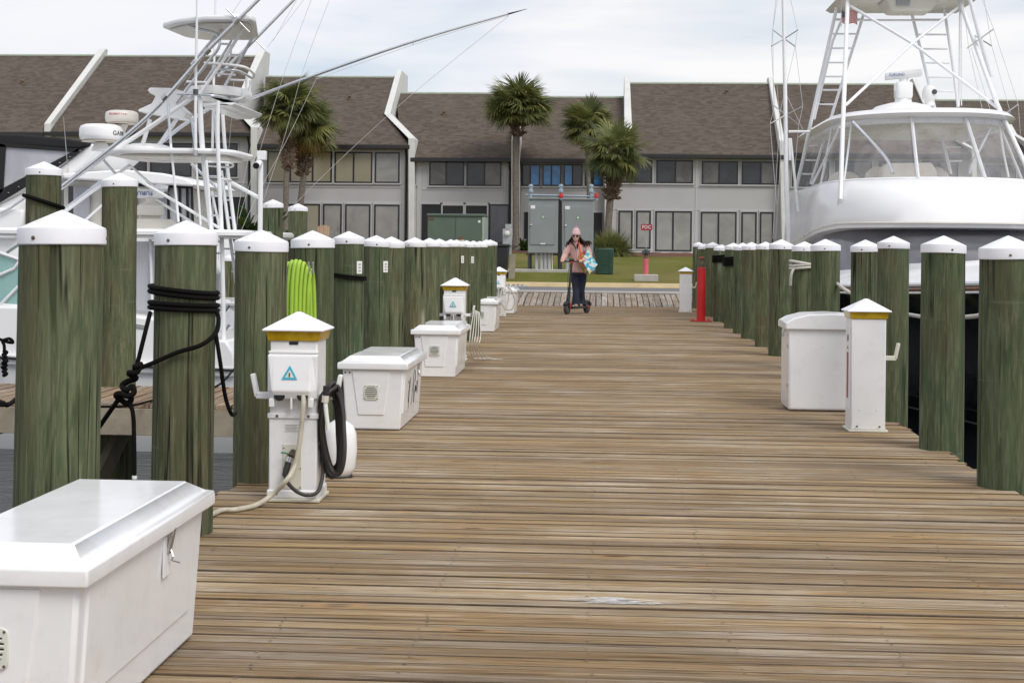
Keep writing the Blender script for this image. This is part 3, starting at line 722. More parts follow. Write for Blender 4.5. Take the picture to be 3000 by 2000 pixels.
window(HC, 1214.5, 1219, 470, 540, ('dark',), frame='frame'); trimboard(HC, 1232, 1490, 554, .06)
vtrim(HC, 1229, 470, 735, .22); vtrim(HC, 1480, 470, 552, .1)
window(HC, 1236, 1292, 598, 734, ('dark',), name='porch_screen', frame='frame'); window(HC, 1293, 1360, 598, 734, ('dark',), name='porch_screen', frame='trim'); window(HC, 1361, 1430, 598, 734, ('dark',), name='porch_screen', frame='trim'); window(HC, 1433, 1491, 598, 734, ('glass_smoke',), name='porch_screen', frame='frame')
trimboard(HC, 1300, 1428, 679, .07)
for a, b, k in ((1527, 1583, ('glass_dark', 'glass_blue')), (1589, 1645, ('glass_blue', 'glass_blue')), (1651, 1707, ('glass_blue', 'glass_dark')), (1714, 1766, ('glass_dark', 'glass_blue'))):
    window(HC2, a, b, 481, 546, k, (a + b) / 2 - 1)
trimboard(HC2, 1524, 1768, 555, .06); trimboard(HC2, 1524, 1768, 618, .06); vtrim(HC2, 1529, 620, 735, .12)
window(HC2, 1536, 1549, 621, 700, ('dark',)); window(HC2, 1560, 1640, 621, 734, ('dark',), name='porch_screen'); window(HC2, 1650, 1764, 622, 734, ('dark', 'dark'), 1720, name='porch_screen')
window(HD, 1805, 1911, 467, 537, ('glass_mirror', 'glass_dark'), 1856); window(HD, 1923, 2030, 469, 538, ('glass_dark', 'glass_mirror'), 1979); window(HD, 2056, 2162, 472, 541, ('glass_mirror', 'glass_dark'), 2107); window(HD, 2173, 2281, 473, 542, ('glass_dark', 'glass_mirror'), 2229)
window(HD, 1812, 1853, 617, 729, ('shade',)); window(HD, 1864, 1906, 617, 729, ('shade',)); window(HD, 1920, 2026, 618, 737, ('shade', 'shade'), 1972, name='sliding_door'); window(HD, 2053, 2157, 620, 738, ('shade', 'shade'), 2105, name='sliding_door'); window(HD, 2172, 2216, 621, 732, ('shade',)); window(HD, 2226, 2265, 621, 732, ('shade',))
for y in (545, 612): trimboard(HD, 1795, 2285, y, .05)
for x in (1797, 2041, 2288): vtrim(HD, x, 458, 735, .08)
for a, b in ((2321, 2428), (2447, 2553), (2574, 2680), (2700, 2806)): window(HE, a, b, 471, 548, ('glass_dark', 'glass_mirror'), (a + b) / 2); window(HE, a, b, 618, 736, ('shade', 'shade'), (a + b) / 2)
for a, b in ((2885, 2975), (2990, 3080), (3120, 3210)): window(HF, a, b, 484, 550, ('glass_dark', 'glass_mirror'), (a + b) / 2); window(HF, a, b, 618, 734, ('shade', 'shade'), (a + b) / 2)
# white fin walls between the houses
def fin(label, pts, yback):
    """pts : (left px, right px, py, Y) from top to ground; the band is swept back to yback"""
    o = thing('party_wall', label, 'wall', at((pts[-1][0] + pts[-1][1]) / 2, 740, pts[-1][3]), 0, 'white fin walls between the townhouses')
    m = MB(); secs = []
    for (a, b, y, Y) in pts:
        p, q = at(a, y, Y), at(b, y, Y)
        secs.append([p, q, V((q.x, max(yback, Y + .4), q.z)), V((p.x, max(yback, Y + .4), p.z))])
    m.loft(secs); m.build('fin', MT['stucco'], o, smooth=0, world=True, bevel=.03)
    return o
def YR(h, px, py): return on_roof(h, px, py).y - .25
fin('white fin wall leaning along the roof at the far left, between the two leftmost houses', [(291, 310, 143, 81), (129, 147, 362, YR(HA, 140, 375)), (129, 147, 745, 74.3)], 81.4)
fin('white bent fin wall left of the two left palms', [(755, 777, 148, 81.2), (681, 699, 316, YR(HA, 690, 316)), (734, 752, 372, 74.4), (734, 752, 748, 74.4)], 82.5)
fin('white bent fin wall right of the two left palms', [(1161, 1177, 206, 81.3), (1125, 1143, 333, YR(HB, 1130, 333)), (1196, 1214, 405, 74.5), (1196, 1214, 745, 74.5)], 84)
fin('white fin wall mostly hidden behind the centre palm trunk', [(1512, 1524, 300, 80), (1498, 1523, 412, 74.4), (1498, 1523, 740, 74.4)], 81)
fin('white fin wall rising above the roof behind the right palms', [(1829, 1845, 225, 81.2), (1829, 1852, 378, YR(HD, 1845, 378)), (1771, 1787, 455, 74.4), (1771, 1787, 740, 74.4)], 82)
fin('straight white fin wall left of the big boat outrigger', [(2251, 2264, 226, 81.3), (2284, 2299, 412, 74.6), (2291, 2307, 740, 74.4)], 82)
fin('white fin wall half hidden behind the big boat radar', [(2673, 2688, 230, 81.3), (2704, 2719, 303, YR(HE, 2710, 303)), (2770, 2786, 395, YR(HE, 2778, 395)), (2848, 2862, 437, 74.4), (2848, 2862, 740, 74.4)], 82)
fin('white fin wall at the right edge beyond the big boat hardtop', [(2918, 2932, 305, 84.2), (2965, 2980, 393, YR(HF, 2970, 393)), (3020, 3036, 425, 77.4), (3020, 3036, 740, 77.4)], 86)

# ================================================================== VEGETATION
def leaf_blade(m, base, d, up, L_, wd, droop, fold=.0, n=3):
    d = d.normalized(); sd_ = d.cross(up).normalized()
    prev = None; vs_, fs_ = [], []
    prof_ = [(0, .35), (.4, 1.0), (.75, .7), (1.0, 0)] if n == 3 else [(0, .5), (.5, 1.0), (1.0, 0)]
    for t, k in prof_:
        c = base + d * (L_ * t * (1 - .25 * droop * t)) - V((0, 0, 1)) * (L_ * droop * t * t)
        if k > 0: vs_ += [c - sd_ * wd * k / 2, c + sd_ * wd * k / 2]
        else: vs_.append(c)
    N = len(vs_)
    for i in range(0, N - 3, 2): fs_.append((i, i + 1, i + 3, i + 2))
    fs_.append((N - 3, N - 2, N - 1)); m.add(vs_, fs_)
def frond_mesh(seed, mat, R=1.0, nl=44, droop=.32):
    rr = random.Random(seed); m = MB()
    p = .34 * R; hub = [V((0, 0, 0)), V((p * .5, 0, .03)), V((p, 0, 0))]
    m.tube(hub, [.022, .016, .012], 4)
    for k in range(nl):
        f = (k / (nl - 1) - .5) * 2; ang = f * radians(118) + rr.uniform(-.03, .03)
        costa = .26 * R * (1 - abs(f)); b = V((p + costa, 0, -.10 * R * (costa / R / .26) ** 2 * .4))
        d = V((cos(ang), sin(ang), .10 - .16 * abs(f) + rr.uniform(-.08, .08)))
        L_ = R * (.62 + .06 * rr.uniform(-1, 1)) * (1 - .12 * abs(f))
        leaf_blade(m, b, d, V((0, 0, 1)), L_, .034 * R, droop * rr.uniform(.6, 1.35))
    return m.mesh('frond', mat, 0)
FRM = [frond_mesh(s, MT['frond'], droop=dr) for s, dr in ((1, .3), (2, .45), (3, .62), (4, .38))]
FRO = [frond_mesh(9, MT['frondold'], droop=.6)]
def palm(label, bx, D, topx, topy, R, nf, seed, trunk_r=.17, boots=(.0, .8), old=0, squash=1.0, low=-55, dx=0):
    rr = random.Random(seed)
    zb = lawn_z(D); b = at(bx, 740, D); t = at(topx, topy, D); t.y = D
    o = thing('palm_tree', label, 'palm', (b.x, D, zb), 0, 'cabbage palms in front of the houses')
    H = t.z - zb; sx = t.x - b.x
    pts, rad = [], []
    for i in range(13):
        k = i / 12; pts.append(V((sx * k + .06 * sin(k * 4 + seed), .0, -.3 + (H + .3) * k))); rad.append(trunk_r * (1.25 - .35 * min(1, k * 6) + .03 * sin(k * 23 + seed)) * (1 - .1 * k))
    MB().tube(pts, rad, 14).build('trunk', MT['bark'], o, smooth=60)
    m = MB()
    z0, z1 = H - boots[1], H - boots[0] + .25
    for i in range(int(150 * max(.5, boots[1]))):
        k = rr.random(); z = z0 + (z1 - z0) * k; a = rr.uniform(0, 2 * pi); c = V((sx * (z / H), 0, z)); d = V((cos(a), sin(a), 0))
        L_ = rr.uniform(.16, .40) * (.75 + .5 * sin(pi * k)); q = c + d * trunk_r * .85
        e = q + d * L_ * rr.uniform(.45, 1.0) + V((rr.uniform(-.1, .1), rr.uniform(-.1, .1), L_ * rr.uniform(-.35, .9)))
        m.tube([q, q.lerp(e, .5) + V((0, 0, -.03)), e], [.055, .045, .02], 4, flat=.45)
    m.build('leaf_boots', MT['boot'], o, smooth=0)
    ga = 2.39996
    for i in range(nf):
        k = (i + .5) / nf; el = radians(70 + (low - 70) * (k ** .8)) + rr.uniform(-.12, .12); az = i * ga + rr.uniform(-.25, .25)
        s = R * rr.uniform(.86, 1.06) * (1.0 if el > -.3 else .9)
        me = FRM[rr.randrange(4)] if not (i >= nf - old) else FRO[0]
        f = obj('frond', me, o, (t.x - b.x + .08 * cos(az), .08 * sin(az), H + .18 * sin(el) + rr.uniform(-.05, .1)), (rr.uniform(-.5, .5), 0, 0), (s, s, s))
        f.rotation_euler = (Matrix.Rotation(az, 3, 'Z') @ Matrix.Rotation(-el * squash, 3, 'Y') @ Matrix.Rotation(rr.uniform(-.5, .5), 3, 'X')).to_euler()
    return o
palm('cabbage palm on a leaning shaggy trunk, left one of the left pair', 838, 70, 846, 322, 1.62, 58, 3, .165, (.1, 2.9), old=5, low=-40)
palm('lower bushier cabbage palm, right one of the left pair', 865, 71.5, 898, 378, 1.6, 56, 5, .19, (.1, 2.3), old=10, low=-44)
palm('tall single cabbage palm in the centre with a straight grey trunk', 1508, 73, 1518, 326, 1.72, 74, 8, .2, (-.05, 1.25), low=-14)
palm('slim cabbage palm rising behind the right grey cabinet', 1724, 72, 1722, 376, 1.4, 62, 13, .125, (.0, 1.0), low=-26)
palm('short cabbage palm with a shaggy trunk beside the grass clump', 1774, 66, 1804, 452, 1.6, 38, 21, .19, (.1, 2.1), low=-40)
# ornamental grass clump
def clump(label, px, D, R, H, n, mat, seed, cat='plant', name='grass_clump', wd=.022):
    rr = random.Random(seed); b = at(px, 740, D); o = thing(name, label, cat, (b.x, D, lawn_z(D) + .05))
    m = MB()
    for i in range(n):
        a = rr.uniform(0, 2 * pi); r0 = R * .25 * sqrt(rr.random()); el = rr.uniform(.45, 1.5)
        d = V((cos(a) * cos(el), sin(a) * cos(el), sin(el))); L_ = H * rr.uniform(.75, 1.35)
        leaf_blade(m, V((r0 * cos(a), r0 * sin(a), 0)), d, V((-sin(a), cos(a), .01)).cross(d), L_, wd * rr.uniform(.7, 1.4), rr.uniform(.15, .75))
    m.build('blades', mat, o, smooth=0); return o
clump('large arching ornamental grass clump right of the grey cabinets', 1790, 65.0, 1.3, 1.3, 3600, MT['blade'], 4, wd=.03)
clump('low dark shrub between the centre palm and the left grey cabinet', 1535, 73.6, 1.1, .85, 420, MT['leaf'], 6, name='shrub', wd=.09)
clump('low dark shrub behind the meter box', 1455, 73.6, 1.0, .7, 300, MT['leaf'], 7, name='shrub', wd=.08)
def broadleaf(label, px, D, H, n, seed, name='banana_plant', mat='leaf', dead=1):
    rr = random.Random(seed); b = at(px, 745, D); o = thing(name, label, 'plant', (b.x, D, lawn_z(D)))
    MB().tube([(0, 0, -.1), (.03, 0, H * .4)], [.09, .05], 8).build('stem', MT['bark'], o)
    for i in range(n + dead):
        a = i * 2.4 + rr.uniform(-.4, .4); el = rr.uniform(.5, 1.35) if i < n else .95; m = MB()
        d = V((cos(a) * cos(el), sin(a) * cos(el), sin(el))); b0 = V((0, 0, rr.uniform(.1, H * .4))); sd_ = V((-sin(a), cos(a), 0))
        L_ = H * rr.uniform(.55, .85); N = 7; vs_, fs_ = [], []
        for j in range(N + 1):
            t = j / N; k = (sin(pi * min(1, t * .93 + .07)) ** .6 if t > .25 else .12) * .19 * H * .5
            if i >= n: k *= .35
            c = b0 + d * L_ * t - V((0, 0, 1)) * L_ * (.35 if i < n else .75) * t * t
            vs_ += [c - sd_ * k + V((0, 0, .25 * k)), c, c + sd_ * k + V((0, 0, .25 * k))]
        for j in range(N): fs_ += [(3 * j, 3 * j + 1, 3 * j + 4, 3 * j + 3), (3 * j + 1, 3 * j + 2, 3 * j + 5, 3 * j + 4)]
        m.add(vs_, fs_).build('leaf' if i < n else 'dead_leaf', MT[mat] if i < n else MT['gold'], o, smooth=60)
    return o
broadleaf('dark broad leaved plant left of the white camera pole', 722, 62, 2.6, 15, 3)
broadleaf('broad leaved plant with a dead brown leaf right of the camera pole', 792, 66, 3.0, 9, 9, dead=3)

# ================================================================== UTILITIES ON THE LAWN
pad0, pad1 = at(1480, 795, 49.2), at(1760, 795, 49.2)
tag(MB().bx(pad0.x, pad1.x, 48.9, 50.6, .45, .715).build('concrete_pad', MT['concrete'], bevel=.015), kind='structure', label='concrete pad under the grey cabinets')
def tri_sticker(parent, c, s, out='stickergreen', inn='stickercream'):
    t = MB().prism([(c[0] - s, c[2] - s * .8), (c[0] + s, c[2] - s * .8), (c[0], c[2] + s)], c[1], c[1] + .003).build('warning_sticker', MT[out], parent, smooth=0)
    MB().prism([(c[0] - s * .6, c[2] - s * .56), (c[0] + s * .6, c[2] - s * .56), (c[0], c[2] + s * .6)], c[1] - .0025, c[1] - .0005).build('sticker_field', MT[inn], t, smooth=0)
    MB().bx(c[0] - s * .07, c[0] + s * .07, c[1] - .005, c[1] - .003, c[2] - s * .42, c[2] + s * .25).build('sticker_mark', MT['ink'], t, smooth=0)
def cabinet(label, px0, px1, py0, py1, D):
    a, b = at(px0, py0, D), at(px1, py1, D); w_, h_ = b.x - a.x, a.z - b.z
    o = thing('electrical_cabinet', label, 'cabinet', ((a.x + b.x) / 2, D, b.z), 0, 'pair of grey electrical cabinets')
    MB().bx(-w_ / 2, w_ / 2, 0, .45, 0, h_ - .05).build('body', MT['cabinet'], o, bevel=.012)
    MB().bx(-w_ / 2 - .03, w_ / 2 + .03, -.05, .5, h_ - .05, h_).build('drip_hood', MT['cabinet'], o, bevel=.008)
    d = MB().bx(-w_ * .43, w_ * .39, -.03, -.002, h_ * .15, h_ * .86).build('door', MT['cabinet'], o, bevel=.008)
    MB().lathe([(.03, 0), (.03, .03), (.012, .04)], (-w_ * .40, -.03, h_ * .5), 10, 'Y').build('handle', MT['steel'], d)
    MB().bx(-w_ * .42, -w_ * .27, -.036, -.031, h_ * .80, h_ * .86).build('label_plate', MT['signwhite'], d)
    MB().bx(-.08, .08, -.036, -.031, h_ * .155, h_ * .175).build('label_plate', MT['signwhite'], d)
    tri_sticker(d, (0, -.036, h_ * .66), .085)
    return o
cabinet('left grey electrical cabinet on the steel rack', 1548, 1634, 579, 741, 49.6)
cabinet('right grey electrical cabinet on the steel rack, behind the woman', 1649, 1738, 581, 743, 49.6)
rk = thing('steel_rack', 'dark steel post rack with conduits carrying the two grey cabinets', 'rack', at(1641, 794, 50.1))
def WT(px, py, D): return at(px, py, D)
for x, y0 in ((1552, 742), (1640, 575), (1736, 742)):
    MB().tube([WT(x, y0, 50.15), WT(x, 797, 50.15)], .075 if x == 1640 else .07, 4).build('post', MT['darkpost'], rk, world=True)
MB().tube([WT(1541, 744, 50.2), WT(1742, 747, 50.2)], .035, 4).build('lower_rail', MT['darkpost'], rk, world=True)
MB().tube([WT(1540, 571, 50.2), WT(1752, 576, 50.2)], .03, 4).build('upper_rail', MT['bluegrey'], rk, world=True)
for x in (1555, 1643, 1732):
    MB().lathe([(.05, -.15), (.05, .1), (.085, .1), (.085, .17), (.06, .2), (.06, .3), (.085, .3), (.07, .36), (.01, .38)], WT(x, 572, 50.2), 12).build('breather_cap', MT['bluegrey'], rk, world=True)
for x in (1644, 1747):
    c = WT(x, 577, 50.0); q = MB().lathe([(.06, -.04), (.075, -.02), (.075, .07), (.055, .1), (.055, .13)], c, 12).build('red_lamp', MT['rustyredlamp'], rk, world=True)
    MB().lathe([(.05, -.12), (.06, -.03)], c, 10).build('lamp_base', MT['bluegrey'], q)
for x in (1572, 1586, 1597.5, 1609, 1662, 1676):
    MB().tube([WT(x, 741, 49.85), WT(x, 797, 49.85)], .058, 10).build('conduit', MT['pvc'], rk, world=True)
for x in (1584, 1590): pass
MB().tube([WT(1618, 741, 49.85), WT(1618, 797, 49.85)], .012, 6).build('ground_rod', MT['signwhite'], rk, world=True)
# green transformer
a, b = at(1253, 628, 52), at(1416, 795, 52); w_, h_ = b.x - a.x, a.z - lawn_z(52)
o = thing('transformer_box', 'big green utility transformer box behind the left pilings', 'transformer', ((a.x + b.x) / 2, 52, lawn_z(52)))
MB().bx(-w_ / 2, w_ / 2, 0, 1.5, -.1, h_ - .05).build('body', MT['transf'], o, bevel=.02)
MB().bx(-w_ / 2 - .03, w_ / 2 + .03, -.05, 1.55, h_ - .06, h_ + .03).build('lid', MT['transf'], o, bevel=.02)
MB().bx(w_ / 2 - .06, w_ / 2 + .012, -.02, 1.3, .0, h_ - .07).build('edge_flange', MT['transf2'], o, bevel=.01)
MB().bx(-.012, .012, -.012, -.001, .05, h_ - .12).build('door_seam', MT['darkpost'], o)
MB().bx(.06, .32, -.016, -.001, h_ - 1.12, h_ - .9).build('warning_plate', MT['signwhite'], o)
for z_ in (h_ - .93, h_ - 1.06): MB().bx(.062, .19, -.019, -.0165, z_, z_ + .02).build('warning_stripe', MT['flagred'], o)
MB().bx(w_ / 2 - .2, w_ / 2 - .12, -.012, -.001, h_ - .28, h_ - .2).build('label_plate', MT['signwhite'], o)
MB().bx(.125, .265, -.014, -.001, h_ - .885, h_ - .80).build('number_plate', MT['ink'], o)
tm = obj('number_lettering', text_mesh('102', .09, MT['orangeink'], .001), o, (.195, -.0165, h_ - .843), (pi / 2, 0, 0))
MB().bx(-w_ / 2 + .02, -w_ / 2 + .2, -.014, -.001, h_ - .19, h_ - .12).build('number_plate', MT['ink'], o)
obj('number_lettering', text_mesh('40262', .06, MT['orangeink'], .001), o, (-w_ / 2 + .11, -.0165, h_ - .155), (pi / 2, 0, 0))
# meter box on a post
c = at(1487, 695, 47.5); gz = lawn_z(47.5); o = thing('meter_post', 'grey electric meter box on a post behind the left pilings', 'meter', (c.x, 47.5, gz))
zt = c.z - gz
for x in (-.09, .1): MB().bx(x - .035, x + .035, 0, .07, -.1, zt + .1).build('post', MT['galv'], o)
MB().bx(-.15, .15, -.16, -.005, zt - .27, zt + .27).build('meter_box', MT['galv'], o, bevel=.01)
MB().bx(-.07, .12, -.14, -.006, zt + .275, zt + .42).build('junction_box', MT['galv'], o, bevel=.01)
MB().lathe([(.09, 0), (.09, .03), (.075, .09), (.03, .11)], (.0, -.16, zt + .12), 18, 'Y').build('meter_dial', MT['vent'], o)
MB().bx(-.05, .06, -.164, -.161, zt + .22, zt + .235).build('label_strip', MT['flagred'], o)
# black wheeled bin
c = at(1474, 712, 46.5); gz = lawn_z(46.5); o = thing('wheeled_bin', 'black wheeled rubbish bin beside the last left piling', 'bin', (c.x, 46.3, gz)); H = c.z - gz
MB().loft([[(-.15, -.2, .05), (.15, -.2, .05), (.15, .2, .05), (-.15, .2, .05)], [(-.2, -.27, H - .12), (.2, -.27, H - .12), (.2, .27, H - .12), (-.2, .27, H - .12)]]).build('body', MT['binblack'], o, bevel=.02)
MB().bx(-.22, .22, -.3, .3, H - .12, H - .03).build('lid', MT['binblack'], o, bevel=.03)
for s in (-1, 1): MB().lathe([(.09, -.03), (.09, .03)], (s * .16, .2, .09), 14, 'X').build('wheel', MT['rubber'], o)
# leaning board
a = at(1500, 795, 46.2); o = thing('wooden_board', 'short weathered board standing against the meter post', 'board', (a.x, 46.2, lawn_z(46.2)))
MB().box((0, 0, .36), (.2, .05, .8), Matrix.Rotation(.04, 3, 'Y')).build('plank', MT['greyplank'], o, bevel=.006)
# dark green ribbed bin
c = at(1770, 797, 48.6); top = at(1770, 727, 48.6); gz = lawn_z(48.6); H = top.z - gz
o = thing('ribbed_bin', 'dark green ribbed plastic bin standing on the grass right of the woman', 'bin', (c.x, 48.6, gz), .12)
def rrect(w_, d_, r_, n=5):
    out = []
    for cx, cy, a0 in ((w_ / 2 - r_, d_ / 2 - r_, 0), (-w_ / 2 + r_, d_ / 2 - r_, pi / 2), (-w_ / 2 + r_, -d_ / 2 + r_, pi), (w_ / 2 - r_, -d_ / 2 + r_, 1.5 * pi)):
        for i in range(n): a = a0 + pi / 2 * i / (n - 1); out.append((cx + r_ * cos(a), cy + r_ * sin(a)))
    return out
m = MB(); secs = []
for i in range(11):
    z0, z1 = H * .90 * i / 11, H * .90 * (i + 1) / 11; s = 1 + .03 * i / 11
    for z_, k in ((z0, s * .955), (z0 + (z1 - z0) * .25, s * .95), (z0 + (z1 - z0) * .3, s), (z1 - .003, s)): secs.append([(x * k, y * k, z_) for x, y in rrect(.56, .5, .07)])
m.loft(secs).build('body', MT['bingreen'], o, smooth=20)
m = MB(); m.loft([[(x * k, y * k, z_) for x, y in rrect(.56, .5, .08)] for z_, k in ((H * .9, 1.06), (H * .97, 1.06), (H, 1.0))]).build('lid', MT['bingreen'], o, smooth=30)
for x in (-.14, .14): MB().bx(x - .015, x + .015, -.268, -.25, .05, H * .88).build('rib', MT['bingreen'], o)
# FDC standpipe
c = at(1893, 822, 45.6); gz = lawn_z(45.6) - .02; s = 45.6 / FPX
o = thing('fire_connection', 'faded pink standpipe with red FDC sign on a concrete block', 'standpipe', (c.x, 45.6, gz))
MB().bx(-.37, .37, -.02, .5, -.1, .23).build('concrete_block', MT['concrete'], o, bevel=.02)
MB().lathe([(.085, .23), (.085, .72)], (-.01, .2, 0), 18).build('pipe', MT['pink'], o)
MB().lathe([(.075, .72), (.075, .80), (.06, .80), (.06, .86)], (-.01, .2, 0), 18).build('collar', MT['boot'], o)
m = MB(); m.lathe([(.06, -.12), (.06, .12)], (-.01, .2, .92), 14, 'X'); m.lathe([(.08, .84), (.085, .95), (.05, 1.0)], (-.01, .2, 0), 14); hd = m.build('hose_head', MT['black'], o)
for sx in (-.075, .055): MB().lathe([(.05, 0), (.055, .04)], (sx, .13, .92), 12, 'Y').build('inlet_cap', MT['darkpost'], hd)
MB().tube([(0, .2, .98), (.01, .2, 1.88)], .012, 6).build('sign_post', MT['galv'], o)
sg = MB().bx(-.17, .18, .165, .18, 1.60, 1.79).build('sign_board', MT['signred'], o, bevel=.003)
obj('sign_lettering', text_mesh('FDC', .15, MT['signwhite'], .002), sg, (.005, .162, 1.695), (pi / 2, 0, 0))
# red roof-level ... utility stand in front of the pilings handled with the pier things
# tan chair on the terrace of the house with blinds
c = at(945, 712, 71); o = thing('slatted_chair', 'tan slatted garden chair in front of the house with blinds', 'chair', (c.x, 71, lawn_z(71)))
for i in range(6):
    x = -.25 + .1 * i; h_ = 1.02 - .9 * (x * x)
    MB().box((x, .12, .35 + h_ / 2 - .05), (.088, .02, h_ - .1), Matrix.Rotation(-.25, 3, 'X')).build('back_slat', MT['tanwood'], o, bevel=.004)
for i in range(5): MB().box((0, -.3 + .1 * i, .36 - .02 * i), (.58, .085, .02)).build('seat_slat', MT['tanwood'], o)
for s in (-1, 1):
    MB().bx(s * .36 - .06, s * .36 + .06, -.42, .25, .56, .585).build('arm', MT['tanwood'], o)
    MB().bx(s * .31 - .04, s * .31 + .04, -.38, -.35, 0, .56).build('leg', MT['tanwood'], o); MB().bx(s * .29 - .03, s * .29 + .03, .1, .13, 0, .56).build('leg', MT['tanwood'], o)
# ================================================================== DOCK BOXES
BOXH = .553
def dock_box(label, x_right, y_front, group='white fibreglass dock boxes on the left side', Lb=1.22, Wb=.53, scribble=False, hasp=True):
    """origin at the base centre; the long side runs along the pier, one end faces the camera"""
    xc_ = x_right - Wb / 2 + .03; o = thing('dock_box', label, 'dock box', (xc_, y_front + Lb / 2, 0), 0, group)
    bw, bl, tw, tl, hb = Wb - .12, Lb - .09, Wb - .065, Lb - .055, .46
    def R(w_, l_, z): return [(-w_ / 2, -l_ / 2, z), (w_ / 2, -l_ / 2, z), (w_ / 2, l_ / 2, z), (-w_ / 2, l_ / 2, z)]
    MB().loft([R(bw, bl, .004), R(tw, tl, hb)]).build('body', MT['gel'], o, bevel=.014, seg=3)
    # raised tapering panels on the end and the long side
    def face(u, z, side, out):
        t = (z - .004) / (hb - .004); hw = (bw + (tw - bw) * t) / 2; hl = (bl + (tl - bl) * t) / 2
        return (u, -hl - out, z) if side == 'end' else (hw + out, u, z)
    q = [(-.165, hb - .015), (-.115, .115), (.085, .115), (.135, hb - .015)]
    m = MB(); n4 = [face(u, z, 'end', -.004) for u, z in q] + [face(u * .95, z, 'end', .008) for u, z in q]
    m.add(n4, [(4, 5, 6, 7), (0, 1, 5, 4), (1, 2, 6, 5), (2, 3, 7, 6), (3, 0, 4, 7)]); pe = m.build('end_panel', MT['gel'], o, smooth=0, bevel=.004)
    q = [(-bl * .46, hb - .02), (-bl * .46, .12), (bl * .42, .12), (bl * .42, hb - .02)]
    m = MB(); n4 = [face(u, z, 'side', -.004) for u, z in q] + [face(u * .985, z, 'side', .007) for u, z in q]
    m.add(n4, [(4, 5, 6, 7), (0, 1, 5, 4), (1, 2, 6, 5), (2, 3, 7, 6), (3, 0, 4, 7)]); ps = m.build('side_panel', MT['gel'], o, smooth=0, bevel=.004)
    # lid
    m = MB(); m.loft([R(Wb, Lb, hb - .005), R(Wb + .004, Lb + .004, hb + .02), R(Wb, Lb, hb + .045), R(Wb - .05, Lb - .05, hb + .052), R(Wb - .145, Lb - .19, BOXH - .004), R(Wb - .155, Lb - .2, BOXH)])
    lid = m.build('lid', MT['gel'], o, bevel=.009, seg=3)
    # round louvre vent on the end
    zc = .285; yf = face(0, zc, 'end', .008)[1]; xv = -.012
    vp = MB(); vp.prism([(xv + x, zc + z) for x, z in rrect(.112, .112, .02)], yf - .006, yf + .004); vt = vp.build('vent', MT['vent'], o, smooth=20, bevel=.002)
    for k in range(6):
        z = zc - .036 + .0145 * k; hw = sqrt(max(.0001, .046 ** 2 - (z - zc) ** 2))
        MB().box((xv, yf - .009, z), (2 * hw, .006, .0065), Matrix.Rotation(.5, 3, 'X')).build('vent_slat', MT['vent'], vt)
        MB().box((xv, yf - .0066, z + .0068), (2 * hw, .0012, .0045)).build('vent_gap', MT['dark'], vt)
    for sx in (-1, 1):
        for sz in (-1, 1): MB().lathe([(.0042, 0), (.003, .003)], (xv + sx * .046, yf - .0062, zc + sz * .046), 8, 'Y').build('screw', MT['screw'], vt)
    for x in (-tw / 2 + .022, -tw / 2 + .055):
        c = face(x, hb - .03, 'end', .0); MB().lathe([(.007, 0), (.005, .004)], c, 10, 'Y').build('bolt', MT['screw'], o)
    if hasp:
        rec = MB(); c0 = face(.16, hb - .06, 'side', .0075); rec.box((c0[0] + .002, c0[1], hb - .085), (.006, .075, .13)); rc_ = rec.build('latch_plate', MT['gel'], o, bevel=.003)
        MB().box((c0[0] + .016, c0[1] + .005, hb - .035), (.012, .024, .085), Matrix.Rotation(.2, 3, 'Y')).build('hasp', MT['steel'], rc_, bevel=.003)
        MB().tube([(c0[0] + .012, c0[1] + .005, hb - .06), (c0[0] + .024, c0[1] - .002, hb - .085), (c0[0] + .014, c0[1] + .012, hb - .10), (c0[0] + .03, c0[1] + .05, hb - .115)], .0035, 6).build('pin', MT['steel'], rc_)
    if scribble:
        rs_ = random.Random(2); xs_ = face(0, .3, 'side', .0085)
        def sc(pts): MB().tube([face(u, z, 'side', .0085) for u, z in pts], .0017, 5).build('marker_scrawl', MT['ink'], o)
        sc(catmull([(-.30, .33, 0), (-.27, .35, 0), (-.24, .30, 0), (-.28, .25, 0), (-.25, .18, 0), (-.21, .30, 0), (-.19, .37, 0), (-.22, .24, 0), (-.23, .13, 0)], 5) and [(p.x, p.y) for p in catmull([(-.30, .33, 0), (-.27, .35, 0), (-.24, .30, 0), (-.28, .25, 0), (-.25, .18, 0), (-.21, .30, 0), (-.19, .37, 0), (-.22, .24, 0), (-.23, .13, 0)], 5)])
        sc([(p.x, p.y) for p in catmull([(-.06, .14, 0), (-.02, .28, 0), (.0, .39, 0), (.07, .40, 0), (.09, .34, 0), (.02, .29, 0), (.06, .20, 0), (.10, .14, 0), (.12, .24, 0), (.14, .28, 0), (.15, .22, 0), (.18, .27, 0), (.21, .22, 0)], 5)])
        sc([(p.x, p.y) for p in catmull([(.22, .22, 0), (.25, .33, 0), (.27, .40, 0), (.27, .28, 0), (.28, .20, 0)], 5)])
    return o
dock_box('big white dock box in the lower left corner, nearest the camera', (at(300, 1719, 3.89).x + at(628, 1485, 5.1).x) / 2 - .033, 3.80, Lb=1.29)
dock_box('white dock box with a black marker scrawl on its side, second from the camera', -1.44, 10.88, scribble=True)
b3 = gnd(1348, 1108); b4 = gnd(1447, 973); b5 = gnd(1505, 919)
dock_box('white dock box with loose white line hanging at its far end, third from the camera', b3.x - .03, b3.y, hasp=False)
dock_box('white dock box between the second and third pedestals', b4.x + .03, b4.y)
dock_box('farthest white dock box, beyond the third pedestal on the left side', b5.x + .03, b5.y)
p = at(648, 765, 22.6)
dock_box('white dock box on the far finger pier, seen behind the boat ladder', p.x + .27, 22.15, group='dock boxes on the finger piers')

